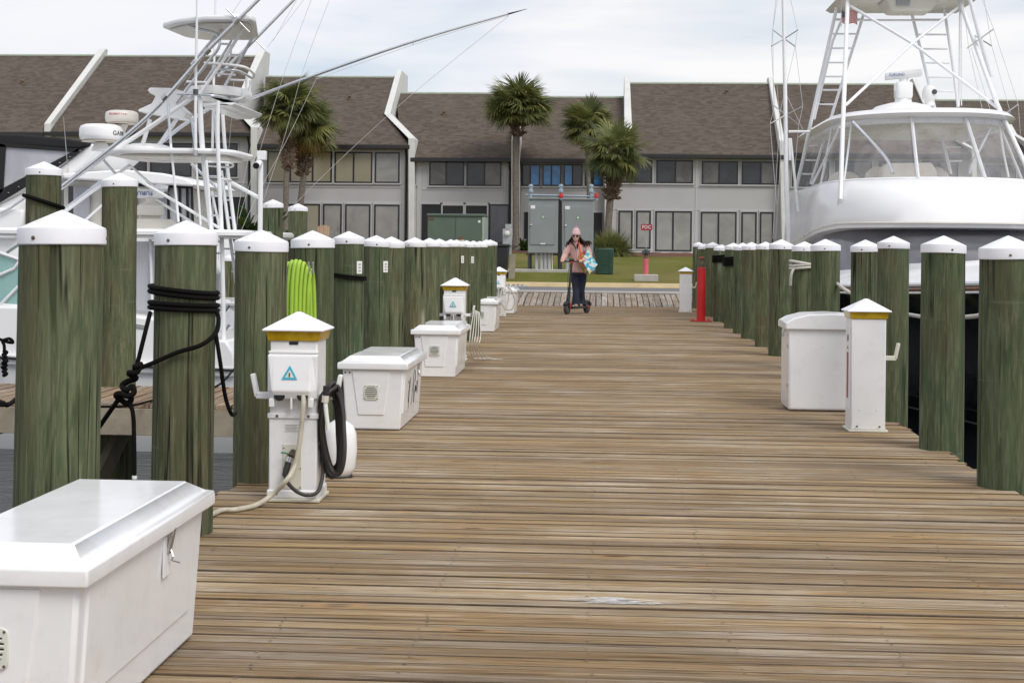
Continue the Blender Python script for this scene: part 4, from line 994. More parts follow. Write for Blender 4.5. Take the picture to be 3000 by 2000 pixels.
# ================================================================== POWER PEDESTALS
PWD = .26
def pedestal(label, x, y, rz=0, outlets=True, hooks=(-1, 1), hookz=.56, sideplate=False):
    o = thing('power_pedestal', label, 'pedestal', (x, y, 0), rz, 'white dock power pedestals')
    h = PWD / 2
    MB().bx(-h - .018, h + .018, -h - .018, h + .018, .002, .02).build('base_plate', MT['offwhite'], o, bevel=.004)
    if outlets:
        MB().bx(-h, h, -h, h, .02, .45).build('lower_cabinet', MT['pedwhite'], o, bevel=.008)
        MB().bx(-h + .003, h - .003, -h + .003, h - .003, .45, .865).build('upper_cabinet', MT['pedwhite'], o, bevel=.008)
        MB().bx(-h - .008, h + .008, -h - .008, h + .008, .02, .065).build('base_skirt', MT['pedwhite'], o, bevel=.008)
    else: MB().bx(-h, h, -h, h, .02, .866).build('cabinet_body', MT['pedwhite'], o, bevel=.008)
    if outlets: MB().bx(-h - .008, h + .008, -h - .008, h + .008, .445, .475).build('belt', MT['pedwhite'], o, bevel=.006)
    for z in (.045, .46) if outlets else (.045,):
        for sx in (-.085, .085): MB().lathe([(.008, 0), (.006, .005)], (sx, -h - .0085, z), 10, 'Y').build('bolt', MT['screw'], o)
    m = MB(); a, b = h + .008, .150
    m.loft([[(-a, -a, .862), (a, -a, .862), (a, a, .862), (-a, a, .862)], [(-b, -b, .915), (b, -b, .915), (b, b, .915), (-b, b, .915)]])
    m.build('amber_lens', MT['amber'], o, smooth=0, bevel=.004)
    r0 = .166; m = MB()
    m.loft([[(-r0, -r0, .914), (r0, -r0, .914), (r0, r0, .914), (-r0, r0, .914)], [(-r0, -r0, .923), (r0, -r0, .923), (r0, r0, .923), (-r0, r0, .923)], [(-.012, -.012, 1.012), (.012, -.012, 1.012), (.012, .012, 1.012), (-.012, .012, 1.012)]])
    m.build('roof', MT['cap'], o, smooth=0, bevel=.006)
    if outlets:
        f = -h + .003
        # flip cover : profile in YZ
        prof_ = [(f, .795), (f - .035, .785), (f - .075, .60), (f - .055, .555), (f, .55)]
        m = MB()
        secs = []
        for xx, k in ((-h - .004, .0), (-h + .03, 1), (h - .03, 1), (h + .004, .0)):
            secs.append([(xx, f + (yy - f) * (.35 if k == 0 and yy < f - .05 else 1), zz) for yy, zz in prof_])
        m.loft(secs); cv = m.build('flip_cover', MT['pedwhite'], o, smooth=0, bevel=.006)
        MB().bx(-h - .004, h + .004, f - .014, f + .02, .795, .808).build('hinge', MT['pedwhite'], cv, bevel=.003)
        for s in (-.062, .062):
            MB().lathe([(.030, 0), (.030, .02)], (s, f - .045, .575), 16, 'Y').build('cord_notch', MT['dark'], cv)
        for s in (-.105, 0, .105): MB().box((s, f - .045, .535), (.028 if s else .01, .03, .045 if s else .07)).build('cover_foot', MT['pedwhite'], cv, bevel=.003)
        sy = f - .0655
        t = MB().add([(-.052, sy - .0005, .66), (.034, sy - .0005, .66), (-.009, sy + .014, .735)], [(0, 1, 2)]); st = t.build('warning_sticker', MT['stickerblue'], cv, smooth=0)
        MB().add([(-.033, sy + .0005, .671), (.015, sy + .0005, .671), (-.009, sy + .0095, .712)], [(0, 1, 2)]).build('sticker_field', MT['stickercream'], st, smooth=0)
        MB().box((-.009, sy + .001, .685), (.006, .002, .022), Matrix.Rotation(-.2, 3, 'X')).build('sticker_mark', MT['ink'], st)
        MB().bx(-.024, .024, -h - .001, -h + .01, .842, .858).build('light_sensor', MT['dark'], o)
        MB().bx(-.055, .05, -h - .005, -h, .07, .31).build('access_plate', MT['offwhite'], o, bevel=.003)
        for sx in (-.047, .043):
            for z in (.08, .18, .29): MB().lathe([(.004, 0), (.003, .003)], (sx, -h - .0052, z), 8, 'Y').build('bolt', MT['screw'], o)
        MB().bx(-.044, .036, -h - .002, -h, .375, .42).build('notice_label', MT['signwhite'], o)
        for k in range(5): MB().bx(-.04, .032 - .012 * (k % 2), -h - .0035, -h - .0022, .381 + .0075 * k, .3835 + .0075 * k).build('notice_line', MT['galv'], o, smooth=0)
    for s in hooks:
        hk = MB(); hk.box((s * (h + .045), -.04, hookz), (.09, .05, .035)); hk.box((s * (h + .098), -.04, hookz + .055), (.022, .05, .125), Matrix.Rotation(s * .2, 3, 'Y'))
        hk.build('hose_hook', MT['pedwhite' if outlets else 'offwhite'], o, bevel=.005)
    if sideplate:
        MB().bx(-h - .006, -h, -.105, .105, .17, .80).build('side_door', MT['pedwhite'], o, bevel=.003)
        MB().bx(-h - .009, -h - .0065, -.03, .03, .25, .60).build('red_label', MT['redlabel'], o, bevel=.001)
        MB().lathe([(.03, 0), (.026, .006)], (-h - .0065, 0, .71), 18, 'X').build('meter_port', MT['dark'], o)
        MB().add([(-h - .008, -.03, .625), (-h - .008, .03, .625), (-h - .008, 0, .655)], [(0, 1, 2)]).build('red_mark', MT['redlabel'], o, smooth=0)
        for sx in (-.065, .065): MB().lathe([(.006, 0), (.004, .004)], (sx, -h - .001, .17), 8, 'Y').build('bolt', MT['pedwhite'], o)
    return o
g1 = gnd(856, 1470); PD1 = V((g1.x, g1.y + .13, 0))
pedestal('white power pedestal with coiled black hose and beige cord, nearest on the left', PD1.x, PD1.y)
p2 = at(1334, 813, 17.9); pedestal('white power pedestal half hidden behind the third dock box', p2.x, 17.9)
p3 = at(1463, 775, 29.9); pedestal('far white power pedestal with a beige cord hanging at its right, left side', p3.x, 29.9, hooks=(-1, 1))
pr = gnd(2543, 1266); pedestal('plain white power pedestal in front of the white cabinet, right side', pr.x, pr.y + .13, outlets=False, hooks=(1,), sideplate=True)
pf = at(2009, 772, 33.2); pedestal('far white pedestal beside the red standpipe, right side', pf.x, 33.2, outlets=False, hooks=(1,))
def atw(px, py, Y): return at(px, py, Y)
# shore cord, water hose, lime hose ------------------------------------------------
o = thing('shore_power_cord', 'dirty beige power cord hanging from the nearest pedestal and trailing left', 'cord', (PD1.x, PD1.y - .2, 0))
pts = [at(888, 1150, PD1.y - .17), at(889, 1180, PD1.y - .2), at(884, 1240, PD1.y - .2), at(874, 1320, PD1.y - .2), at(862, 1370, PD1.y - .22), at(838, 1408, PD1.y - .27)]
pts += [gnd(800, 1446, .06), gnd(752, 1478, .015), gnd(690, 1492, .014), gnd(650, 1494, .014), gnd(608, 1512, .015), gnd(560, 1530, .015), gnd(520, 1545, .015)]
MB().tube(catmull(pts, 6), .0135, 10).build('cord', MT['beigecord'], o, world=True, smooth=60)
o2 = thing('water_hose', 'dark rubber hose coiled on the right hook of the nearest pedestal', 'hose', (PD1.x + .2, PD1.y, 0))
m = MB(); rr = random.Random(8); cl = []
for k in range(7):
    cx, cz = 962 + rr.uniform(-5, 9) + k * 3, 1262 + rr.uniform(-10, 10); a, b = 28 + rr.uniform(0, 10), 120 + rr.uniform(-12, 14)
    for j in range(16):
        t = 2 * pi * j / 16 + pi / 2
        xx = cx + a * cos(t) + (12 if sin(t) < 0 else 0) * (-sin(t)); cl.append(at(xx, cz - b * sin(t), PD1.y - .03 - .018 * k + .03 * sin(t * 2)))
m.tube(catmull(cl, 3), .0115, 8); m.build('coil', MT['hose'], o2, world=True, smooth=60)
lead = [at(835, 1393, PD1.y - .18), at(842, 1412, PD1.y - .2), at(868, 1438, PD1.y - .19), at(900, 1450, PD1.y - .18), at(930, 1440, PD1.y - .15), at(943, 1405, PD1.y - .1), at(946, 1360, PD1.y - .06), at(940, 1300, PD1.y - .05)]
MB().tube(catmull(lead, 6), .0105, 8).build('lead_hose', MT['hose'], o2, world=True, smooth=60)
MB().tube([at(846, 1350, PD1.y - .16), at(834, 1394, PD1.y - .185)], [.018, .016], 12).build('connector', MT['rubber'], o2, world=True)
MB().tube([at(956, 1130, PD1.y - .17), at(954, 1158, PD1.y - .17)], .017, 12).build('nozzle_grip', MT['rubber'], o2, world=True)
MB().tube([at(954, 1158, PD1.y - .17), at(952, 1178, PD1.y - .17)], .019, 12).build('brass_collar', MT['tan'], o2, world=True)
MB().tube(catmull([at(953, 1175, PD1.y - .172), at(956, 1210, PD1.y - .175), at(962, 1258, PD1.y - .175)], 5), .0115, 10).build('white_tube_end', MT['signwhite'], o2, world=True)
o3 = thing('water_tap', 'brass water tap with green lever on the nearest pedestal', 'tap', (PD1.x, PD1.y - .13, .25))
MB().tube([at(862, 1322, PD1.y - .13), at(852, 1340, PD1.y - .16)], [.02, .024], 10).build('valve_body', MT['brass'], o3, world=True)
MB().tube([at(852, 1338, PD1.y - .16), at(846, 1353, PD1.y - .165)], .02, 12).build('coupling', MT['steel'], o3, world=True)
MB().tube([at(850, 1331, PD1.y - .165), at(835, 1326, PD1.y - .17), at(823, 1325, PD1.y - .17)], .004, 6).build('lever', MT['stickergreen'], o3, world=True)
# lime hose on the side of the third/fourth pilings
pl = PL[3][1]; YH = pl.y - .22
o4 = thing('lime_hose', 'bright lime green hose hung in long loops on a piling above the nearest pedestal', 'hose', at(870, 760, YH))
m = MB()
for k in range(8):
    x0, x1 = 824 + k * 11.4, 838 + k * 11.5
    top = 762 + (k - 3.0) ** 2 * 1.7
    yk = YH - .05 - .022 * (4 - abs(k - 3.5))
    loop = [at(x0 + 8, top + 4, yk), at(x0 + 1, top + 45, yk - .02), at(x0 - 3, top + 120, yk - .025), at(x0 - 3, top + 215, yk - .02), at(x0 + 4, top + 260, yk), at(x0 + 14, top + 262, yk + .05), at(x0 + 18, top + 200, yk + .07), at(x0 + 17, top + 100, yk + .08), at(x0 + 13, top + 20, yk + .06)]
    m.tube(catmull(loop, 5, True), .0138, 10, closed=True)
m.build('loops', MT['lime'], o4, world=True, smooth=60)
hk = MB()
for x in (904, 917): hk.tube([at(x - 6, 800, YH + .14), at(x, 800, YH - .08), at(x, 768, YH - .1)], .007, 6)
hk.build('wall_hook', MT['galv'], o4, world=True)
# white rounded thing behind the pedestal
bq = gnd(985, 1405); o = thing('boat_fender', 'white rounded fender standing on the deck behind the nearest pedestal', 'fender', (bq.x, bq.y + .1, 0))
MB().lathe([(.02, .0), (.07, .012), (.095, .06), (.105, .16), (.10, .26), (.08, .31), (.04, .335), (.03, .345)], (0, 0, 0), 24).build('body', MT['boatwhite'], o, smooth=60)
MB().lathe([(.034, .34), (.03, .36), (.012, .365)], (0, 0, 0), 14).build('eyelet', MT['rubber'], o)
MB().lathe([(.08, .002), (.08, .012)], (0, 0, 0), 20).build('foot_ring', MT['rubber'], o)
# loose white line hanging on the third box
b3y = b3.y + 1.2; o = thing('white_line', 'loose white lines hanging over the far end of the third dock box', 'rope', (b3.x + .1, b3y, 0))
m = MB(); rr = random.Random(3)
for k in range(5):
    x = 1374 + k * 7
    e = gnd(1408 + k * 16, 1052 + rr.uniform(-5, 4), .012)
    q = [at(1378 + k * 3, 925, b3y + .25), at(1388 + k * 4, 908 + k * 2, b3y + .1), at(x + 6, 960 + 6 * k, b3y), at(x + 2, 1015, b3y - .02), gnd(x + 12 + k * 4, 1047, .04), e]
    m.tube(catmull(q, 5), .0055, 6)
m.build('lines', MT['whiterope'], o, world=True, smooth=60)
m = MB(); o = thing('far_cord', 'tan cord looping at the right of the far left pedestal', 'cord', (p3.x + .2, 29.8, 0))
m.tube(catmull([at(1472, 842, 29.7), at(1465, 870, 29.65), at(1468, 885, 29.6), at(1482, 905, 29.6), at(1500, 905, 29.6), at(1508, 880, 29.6), at(1498, 850, 29.6), at(1488, 842, 29.7)], 6), .017, 6)
m.tube(catmull([at(1490, 852, 29.66), at(1489, 880, 29.62), at(1478, 910, 29.6), gnd(1465, 925, .03)], 5), .015, 6)
m.build('cord', MT['beigecord'], o, world=True)
m = MB(); o = thing('dark_hose_bundle', 'dark hose bundle hanging left of the far left pedestal', 'hose', at(1433, 850, 29.8))
for k in range(5): m.tube(catmull([at(1440 - k, 830, 29.75), at(1432 - k * 2.5, 850, 29.7), at(1424 - k * 1.5, 878, 29.7), at(1440 - k * 3, 880, 29.75)], 4), .022, 6)
m.build('loops', MT['hose'], o, world=True)
# ================================================================== RIGHT SIDE THINGS
cq = gnd(2309, 1204); o = thing('white_cabinet', 'white rounded lid cabinet standing behind the plain right pedestal', 'cabinet', (cq.x + .36, cq.y, 0))
W2, D2 = .36, .5
MB().bx(-W2, W2, 0, D2, .01, .715).build('body', MT['gel'], o, bevel=.02, seg=3)
secs = []
for x, z in ((-W2 - .03, .70), (-W2 - .03, .76), (-W2 + .04, .80), (-W2 + .16, .832), (0, .842), (W2 - .16, .832), (W2 - .04, .80), (W2 + .03, .76), (W2 + .03, .70)): secs.append((x, z))
MB().prism(secs, -.03, D2 + .03).build('lid', MT['gel'], o, smooth=40, bevel=.012, seg=3)
MB().bx(-W2 - .004, -W2 - .001, .03, D2 - .03, .05, .67).build('side_door', MT['gel'], o, bevel=.001)
for z in (.22, .56): MB().box((-W2 - .006, .04, z), (.012, .03, .035)).build('hinge', MT['steel'], o, bevel=.002)
MB().box((-W2 - .03, .12, .67), (.02, .03, .07), Matrix.Rotation(.3, 3, 'Y')).build('hasp', MT['steel'], o, bevel=.003)
rq = gnd(2053, 941); o = thing('red_standpipe', 'red fire standpipe on a bolted base plate, right side of the pier', 'standpipe', (rq.x, rq.y, 0))
MB().bx(-.2, .2, -.2, .2, .004, .022).build('base_plate', MT['red'], o, bevel=.004)
for sx in (-1, 1):
    for sy in (-1, 1): MB().lathe([(.018, .022), (.018, .04), (.008, .045)], (sx * .16, sy * .16, 0), 6).build('bolt', MT['red'], o)
MB().lathe([(.084, .02), (.084, 1.045), (.078, 1.05)], (0, 0, 0), 22).build('pipe', MT['red'], o)
MB().lathe([(.05, 1.04), (.05, 1.1), (.058, 1.1), (.058, 1.16), (.04, 1.17), (.04, 1.24)], (0, 0, 0), 16).build('valve', MT['brass'], o)
MB().lathe([(.062, 1.235), (.062, 1.25), (.02, 1.255)], (0, 0, 0), 16).build('red_cap', MT['red'], o)
# ================================================================== ROPES
def ring(m, c, r, z, n, rope_r, tilt=0, tdir=0):
    for k in range(n):
        m.tube([V((c.x + (r + rope_r) * cos(a), c.y + (r + rope_r) * sin(a), z + k * rope_r * 2.05 + tilt * (r) * cos(a - tdir))) for a in [2 * pi * i / 28 for i in range(28)]], rope_r, 8, closed=True)
p = PL[1][1]; rp2 = PL[1][2] / 2; RR = .0112
o = thing('mooring_rope', 'thick black mooring rope wrapped twice round the second left piling and knotted', 'rope', (p.x, p.y, 1.0))
s = p.y / FPX
z1 = at(541, 862, p.y - rp2).z; z2 = at(541, 905, p.y - rp2).z
m = MB(); ring(m, p, rp2 * .985, z1 - .005, 2, RR, -.11, 0); m.build('upper_wrap', MT['rope'], o, world=True, smooth=60)
m = MB(); ring(m, p, rp2 * .985, z2 - .005, 2, RR, -.05, 0.4); m.build('lower_wrap', MT['rope'], o, world=True, smooth=60)
yf = p.y - rp2 - .02
def cr(pts, r, name='line', k=6): MB().tube(catmull(pts, k), r, 8).build(name, MT['rope'], o, world=True, smooth=60)
cr([at(634, 912, p.y - .02), at(640, 935, p.y - .05), at(632, 975, p.y - .12), at(590, 1010, yf), at(520, 1032, yf), at(450, 1062, yf), at(405, 1080, yf)], RR)
cr([at(440, 915, yf + .06), at(425, 975, yf), at(402, 1065, yf), at(392, 1085, yf)], RR)
cr([at(350, 1165, yf), at(315, 1215, yf + .1), at(282, 1262, yf + .25), at(250, 1300, yf + .5)], RR)
cr([at(380, 1180, yf), at(390, 1215, yf), at(393, 1300, yf), at(394, 1402, yf)], RR * .95)
cr([at(632, 975, p.y), at(645, 1060, p.y - .02), at(660, 1160, p.y + .05), at(678, 1212, p.y + .1), at(690, 1210, p.y + .3)], RR * .9)
rr = random.Random(4); kn = [(392, 1075), (405, 1072), (412, 1068), (400, 1090), (378, 1092), (388, 1100), (398, 1108), (372, 1118), (358, 1130), (370, 1142), (388, 1132), (392, 1150), (374, 1160), (352, 1152), (340, 1158), (356, 1172), (375, 1182), (384, 1166), (366, 1150)]
MB().tube(catmull([at(x, y, yf - .01 + rr.uniform(-.025, .025)) for x, y in kn], 5), RR * 1.25, 8).build('knot', MT['rope'], o, world=True, smooth=60)
MB().tube([at(394, 1392, yf), at(394, 1402, yf)], RR * 1.08, 10).build('tape_band', MT['signwhite'], o, world=True)
p = PO[0][1]; o = thing('rope_loop', 'single black rope loop round the tall leftmost piling', 'rope', (p.x, p.y, 1.3))
m = MB(); ring(m, p, .165, at(129, 590, 14).z, 1, .02, -.35, .3); m.build('loop', MT['rope'], o, world=True, smooth=60)
p = PL[4][1]; o = thing('rope_loop', 'thin black line round the fifth left piling', 'rope', (p.x, p.y, 1.0)); m = MB()
ring(m, p, PL[4][2] / 2, at(1022, 813, p.y).z, 2, .009, -.12, 0); m.build('loop', MT['rope'], o, world=True, smooth=60)
for idx, py, n, r_, lab in ((11, 765, 4, .022, 'black rope bundle on the twelfth right piling'), (10, 775, 5, .02, 'thick black rope bundle on the eleventh right piling')):
    p = PR[idx][1]; o = thing('rope_bundle', lab, 'rope', (p.x, p.y, 1.0)); m = MB(); ring(m, p, PR[idx][2] / 2, at(right[idx][0], py, p.y).z, n, r_ * .8, .1, 0); m.build('wraps', MT['rope'], o, world=True, smooth=60)
p = PR[5][1]; o = thing('white_rope', 'white twisted rope wrapped round the sixth right piling', 'rope', (p.x, p.y, 1.0)); m = MB()
ring(m, p, PR[5][2] / 2, at(2357, 772, p.y).z, 1, .017, -.2, 0); ring(m, p, PR[5][2] / 2, at(2357, 782, p.y).z, 2, .016, .12, .3)
m.tube(catmull([at(2325, 788, p.y - .15), at(2318, 805, p.y - .15), at(2316, 835, p.y - .1)], 4), .016, 8); m.build('wraps', MT['whiterope'], o, world=True, smooth=60)
o = thing('dock_line', 'white twisted dock line sagging behind the right pilings', 'rope', at(2700, 920, 13.2))
def twist(pts, r, name):
    m = MB(); c = catmull(pts, 24); L_ = 0
    for k in range(3):
        q = []; acc = 0
        for i, a in enumerate(c):
            if i: acc += (c[i] - c[i - 1]).length
            t = (c[min(i + 1, len(c) - 1)] - c[max(i - 1, 0)]).normalized(); n1 = t.cross(V((0, 0, 1))).normalized(); n2 = n1.cross(t)
            f = acc / (r * 5.5) * 2 * pi * .5 + k * 2 * pi / 3; q.append(a + (n1 * cos(f) + n2 * sin(f)) * r * .55)
        m.tube(q, r * .62, 6)
    return m
twist([at(2440, 820, 15.8), at(2478, 850, 15.4), at(2560, 896, 14.6), at(2660, 921, 13.6), at(2745, 932, 12.8), at(2830, 929, 12.0), at(2885, 921, 11.4), at(2960, 902, 10.8)], .017, 'l').build('line', MT['whiterope'], o, world=True, smooth=60)
# number plates on pilings
for idx, py in ((4, 783), (5, 781), (11, 760), (12, 761)):
    p, w_ = PL[idx][1], PL[idx][2]; z = at(left[idx][0], py, p.y).z; a = radians(-38)
    c = V((p.x + w_ * .49 * cos(a), p.y + w_ * .49 * sin(a), z)); pl_ = MB().box((0, 0, 0), (.055, .006, .1)).build('number_plate', MT['signwhite'], PL[idx][0], bevel=.002)
    pl_.location = c - PL[idx][0].location; pl_.rotation_euler = (0, 0, a + pi / 2)
    for k in range(3): MB().box((0, -.004, .025 - .025 * k), (.024, .002, .012)).build('plate_mark', MT['galv'], pl_)
# camera pole
b = at(762, 700, 18.6); t = at(762, 447, 18.6); o = thing('camera_pole', 'white pole with a security camera left of the tall middle pilings', 'camera pole', (b.x, 18.6, -1.0))
MB().tube([(0, 0, -.5), (0, 0, t.z + 1.0)], .032, 12).build('pole', MT['alu'], o)
MB().tube([(-.01, -.05, t.z + .86), (-.015, -.19, t.z + .82)], [.045, .045], 14).build('camera_body', MT['alu'], o)
MB().tube([(-.015, -.19, t.z + .82), (-.016, -.205, t.z + .816)], .04, 14).build('camera_lens', MT['black'], o)
MB().bx(-.045, .07, -.05, .05, t.z + .9, t.z + 1.02).build('bracket', MT['alu'], o, bevel=.01)
MB().tube(catmull([(-.02, -.03, t.z + .98), (-.06, -.05, t.z + .9), (-.045, -.08, t.z + .84)], 5), .006, 6).build('cable', MT['rubber'], o)

# black lines lying on the finger pier and hanging on the boat cleat
o = thing('finger_rope', 'black lines lying on the finger pier deck behind the nearest pilings', 'rope', gnd(360, 1189))
m = MB(); m.tube(catmull([gnd(-40, 1180, .03), gnd(8, 1188, .03), gnd(40, 1178, .03), gnd(160, 1188, .02), gnd(282, 1191, .02), gnd(380, 1188, .02), gnd(450, 1172, .02), gnd(560, 1150, .02), gnd(640, 1128, .04), at(690, 1075, 17.7)], 6), .011, 8)
m.tube(catmull([gnd(-30, 1172, .03), gnd(5, 1178, .05), gnd(22, 1186, .03), gnd(45, 1170, .03)], 6), .02, 8); m.build('lines', MT['rope'], o, world=True, smooth=60)
o = thing('cleat_rope', 'bunched black line hanging from a cleat on the white boat side at the left edge', 'rope', at(12, 1030, 17.7)); m = MB(); rr = random.Random(5)
m.tube(catmull([at(-20, 990, 17.75), at(0, 994, 17.7), at(20, 1001, 17.7), at(38, 1003, 17.7), at(28, 992, 17.7), at(8, 998, 17.68), at(12, 1010, 17.68), at(13, 1025, 17.68)], 5), .02, 8)
m.tube(catmull([at(13 + (6 if i % 2 else -5) + rr.uniform(-2, 2), 1026 + i * 6.2, 17.66 + rr.uniform(-.03, .03)) for i in range(13)], 4), .022, 8); m.build('bunch', MT['rope'], o, world=True, smooth=60)
# ================================================================== LEFT BOATS
def T(o, name, pts, D, r, mat='alu', n=8, smooth_k=0, taper=None):
    q = []
    for i, p in enumerate(pts):
        d = D[i] if isinstance(D, (list, tuple)) else D
        q.append(at(p[0], p[1], d))
    if smooth_k: q = catmull(q, smooth_k)
    rr_ = r if taper is None else [r + (taper - r) * i / (len(q) - 1) for i in range(len(q))]
    return MB().tube(q, rr_, n).build(name, MT[mat], o, world=True, smooth=60)
def pslab(px, D, depth, m=None, shrink=0):
    m = m or MB(); q = [at(x, y, D) for x, y in px]
    return m.slab(q, (0, depth, 0))
def PS(o, name, px, D, depth, mat, bevel=.0, smooth=0):
    return pslab(px, D, depth).build(name, MT[mat], o, world=True, bevel=bevel, seg=3, smooth=smooth or 30)
def rslab(x0, x1, y0, y1, z0, z1, r, n=8):
    """rounded-corner slab in plan"""
    pts = [((x0 + x1) / 2 + x, (y0 + y1) / 2 + y) for x, y in rrect(x1 - x0, y1 - y0, r, n)]
    e = min(.03, (z1 - z0) * .4)
    def sc(k): return [((x0 + x1) / 2 + (x - (x0 + x1) / 2) * k, (y0 + y1) / 2 + (y - (y0 + y1) / 2) * k) for x, y in pts]
    return MB().loft([[(x, y, z) for x, y in sc(k)] for z, k in ((z0, .985), (z0 + e, 1), (z1 - e, 1), (z1, .985))])
YN, YF = 17.9, 21.5
b1 = thing('sport_boat', 'white express fishing boat with a tall tube tower, moored left behind the finger pier', 'boat', (-8, 19.7, -1.2))
xs_ = at(688, 1080, YN).x; N = 12; secs = []
for i in range(N + 1):
    t = i / N; x = xs_ - 9.5 * t; hb = 1.8 * (1 - max(0, (t - .45) / .55) ** 2.2) + .01; yc_ = (YN + YF) / 2
    zs = -.13 + .62 * t * t + .18 * t; wl = hb * (.93 - .45 * max(0, t - .3)); 
    secs.append([(x, yc_ - hb, zs), (x, yc_ - hb * .985, zs - .14), (x, yc_ - wl, -1.2), (x, yc_ - wl * .7, -1.6), (x, yc_ + wl * .7, -1.6), (x, yc_ + wl, -1.2), (x, yc_ + hb * .985, zs - .14), (x, yc_ + hb, zs)])
MB().loft(secs).build('hull', MT['boatwhite'], b1, world=True, smooth=50)
for dz, mt in ((0, 'rubber'), (-.07, 'galv')):
    MB().tube([V((s_[0][0], s_[0][1] - .012, s_[0][2] - .03 + dz)) for s_ in secs], .016, 6).build('rub_rail', MT[mt], b1, world=True)
PS(b1, 'transom_corner', [(621, 995), (662, 997), (686, 1036), (686, 1090), (560, 1090), (560, 995)], YN, 3.5, 'boatwhite', .03)
PS(b1, 'cabin_side', [(-120, 893), (40, 895), (302, 913), (470, 932), (560, 985), (575, 1088), (-120, 1035)], YN + .06, 3.4, 'boatwhite', .04)
PS(b1, 'inner_coaming', [(560, 965), (700, 968), (700, 992), (560, 992)], YF - .2, .3, 'boatwhite', .02)
PS(b1, 'side_vent', [(396, 948), (424, 952), (424, 964), (396, 960)], YN + .045, .03, 'galv', .004)
PS(b1, 'side_window', [(-80, 715), (41, 757), (283, 848), (302, 908), (-80, 886)], YN + .12, .015, 'teal')
PS(b1, 'far_window', [(-80, 725), (60, 765), (290, 855), (302, 905), (-80, 890)], YF - .2, .015, 'teal')
fr = [((-80, 713), (41, 755), (285, 847), (303, 912)), ((-80, 840), (41, 787), (60, 762)), ((-10, 905), (41, 852), (110, 783)), ((-80, 889), (303, 911))]
for q in fr: T(b1, 'window_frame', q, YN + .1, .022)
PS(b1, 'clear_curtain', [(300, 708), (560, 706), (560, 905), (320, 905), (300, 860)], YN + .3, .01, 'vinyl2')
PS(b1, 'clear_curtain', [(60, 708), (300, 708), (300, 860), (60, 765)], YN + .3, .01, 'vinyl')
T(b1, 'enclosure_post', [(302, 700), (302, 912)], YN + .25, .02); T(b1, 'enclosure_post', [(440, 700), (446, 915)], YN + .25, .018); T(b1, 'enclosure_post', [(560, 700), (560, 985)], YN + .25, .022)
a, b = at(-120, 690, YN), at(706, 697, YN)
rslab(a.x, b.x, YN, YF - .1, 1.475, 1.575, .35).build('hardtop', MT['boatwhite'], b1, world=True, smooth=40)
MB().lathe([(.4, 1.57), (.36, 1.66), (.3, 1.70), (.28, 1.72), (.05, 1.72)], (at(440, 690, 19.2).x, 19.2, 0), 24).build('radar_pod', MT['boatcream'], b1, world=True)
# open array radar
ra_ = thing('radar_array', 'white open array radar lying upside down style behind the second piling, on the hardtop', 'radar', at(440, 660, 19.2))
ra_['label'] = 'white open array radar with blue lettering on the boat hardtop, behind the second piling'
cx_ = at(436, 660, 19.2).x
MB().lathe([(.16, 0), (.16, .05), (.13, .06), (.13, .12), (.185, .13), (.185, .17), (.17, .26), (.08, .30), (.06, .36)], (0, 0, 0), 24).build('pedestal', MT['boatcream'], ra_)
bar = MB().loft([[(x, y, z) for y, z in ((-.06, .36), (-.075, .43), (-.05, .48), (.05, .48), (.075, .43), (.06, .36))] for x in (-.5, -.46, .13, .17)]).build('antenna_bar', MT['boatwhite'], ra_, bevel=.02)
obj('lettering', text_mesh('FURUNO', .085, MT['blueink'], .002), bar, (-.12, -.079, .425), (pi / 2, pi, 0))
# buggy top, platforms, canopy of the tower
a, b = at(270, 455, 18.2), at(672, 462, 18.2)
rslab(a.x, b.x, 18.2, 19.9, 2.535, 2.60, .45).build('buggy_top', MT['boatwhite'], b1, world=True, smooth=40)
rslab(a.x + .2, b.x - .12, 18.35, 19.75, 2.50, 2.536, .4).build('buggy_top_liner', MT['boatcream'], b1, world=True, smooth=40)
MB().lathe([(.42, 2.59), (.38, 2.68), (.2, 2.73), (.02, 2.74)], (at(430, 440, 19.4).x, 19.4, 0), 24).build('pod', MT['boatwhite'], b1, world=True)
a, b = at(520, 280, 18.5), at(690, 290, 18.5)
rslab(a.x, b.x, 18.5, 19.8, 3.32, 3.43, .45).build('tower_platform', MT['boatwhite'], b1, world=True, smooth=40)
PS(b1, 'control_box', [(586, 300), (690, 300), (676, 314), (660, 312), (650, 318), (600, 318)], 18.6, 1.6, 'boatwhite', .03)
PS(b1, 'spreader_arm', [(431, 264), (438, 257), (498, 258), (540, 268), (512, 300), (545, 330), (538, 346), (520, 348), (470, 339), (404, 327), (405, 321), (444, 303), (455, 282), (437, 272)], 19.2, .35, 'boatwhite', .03)
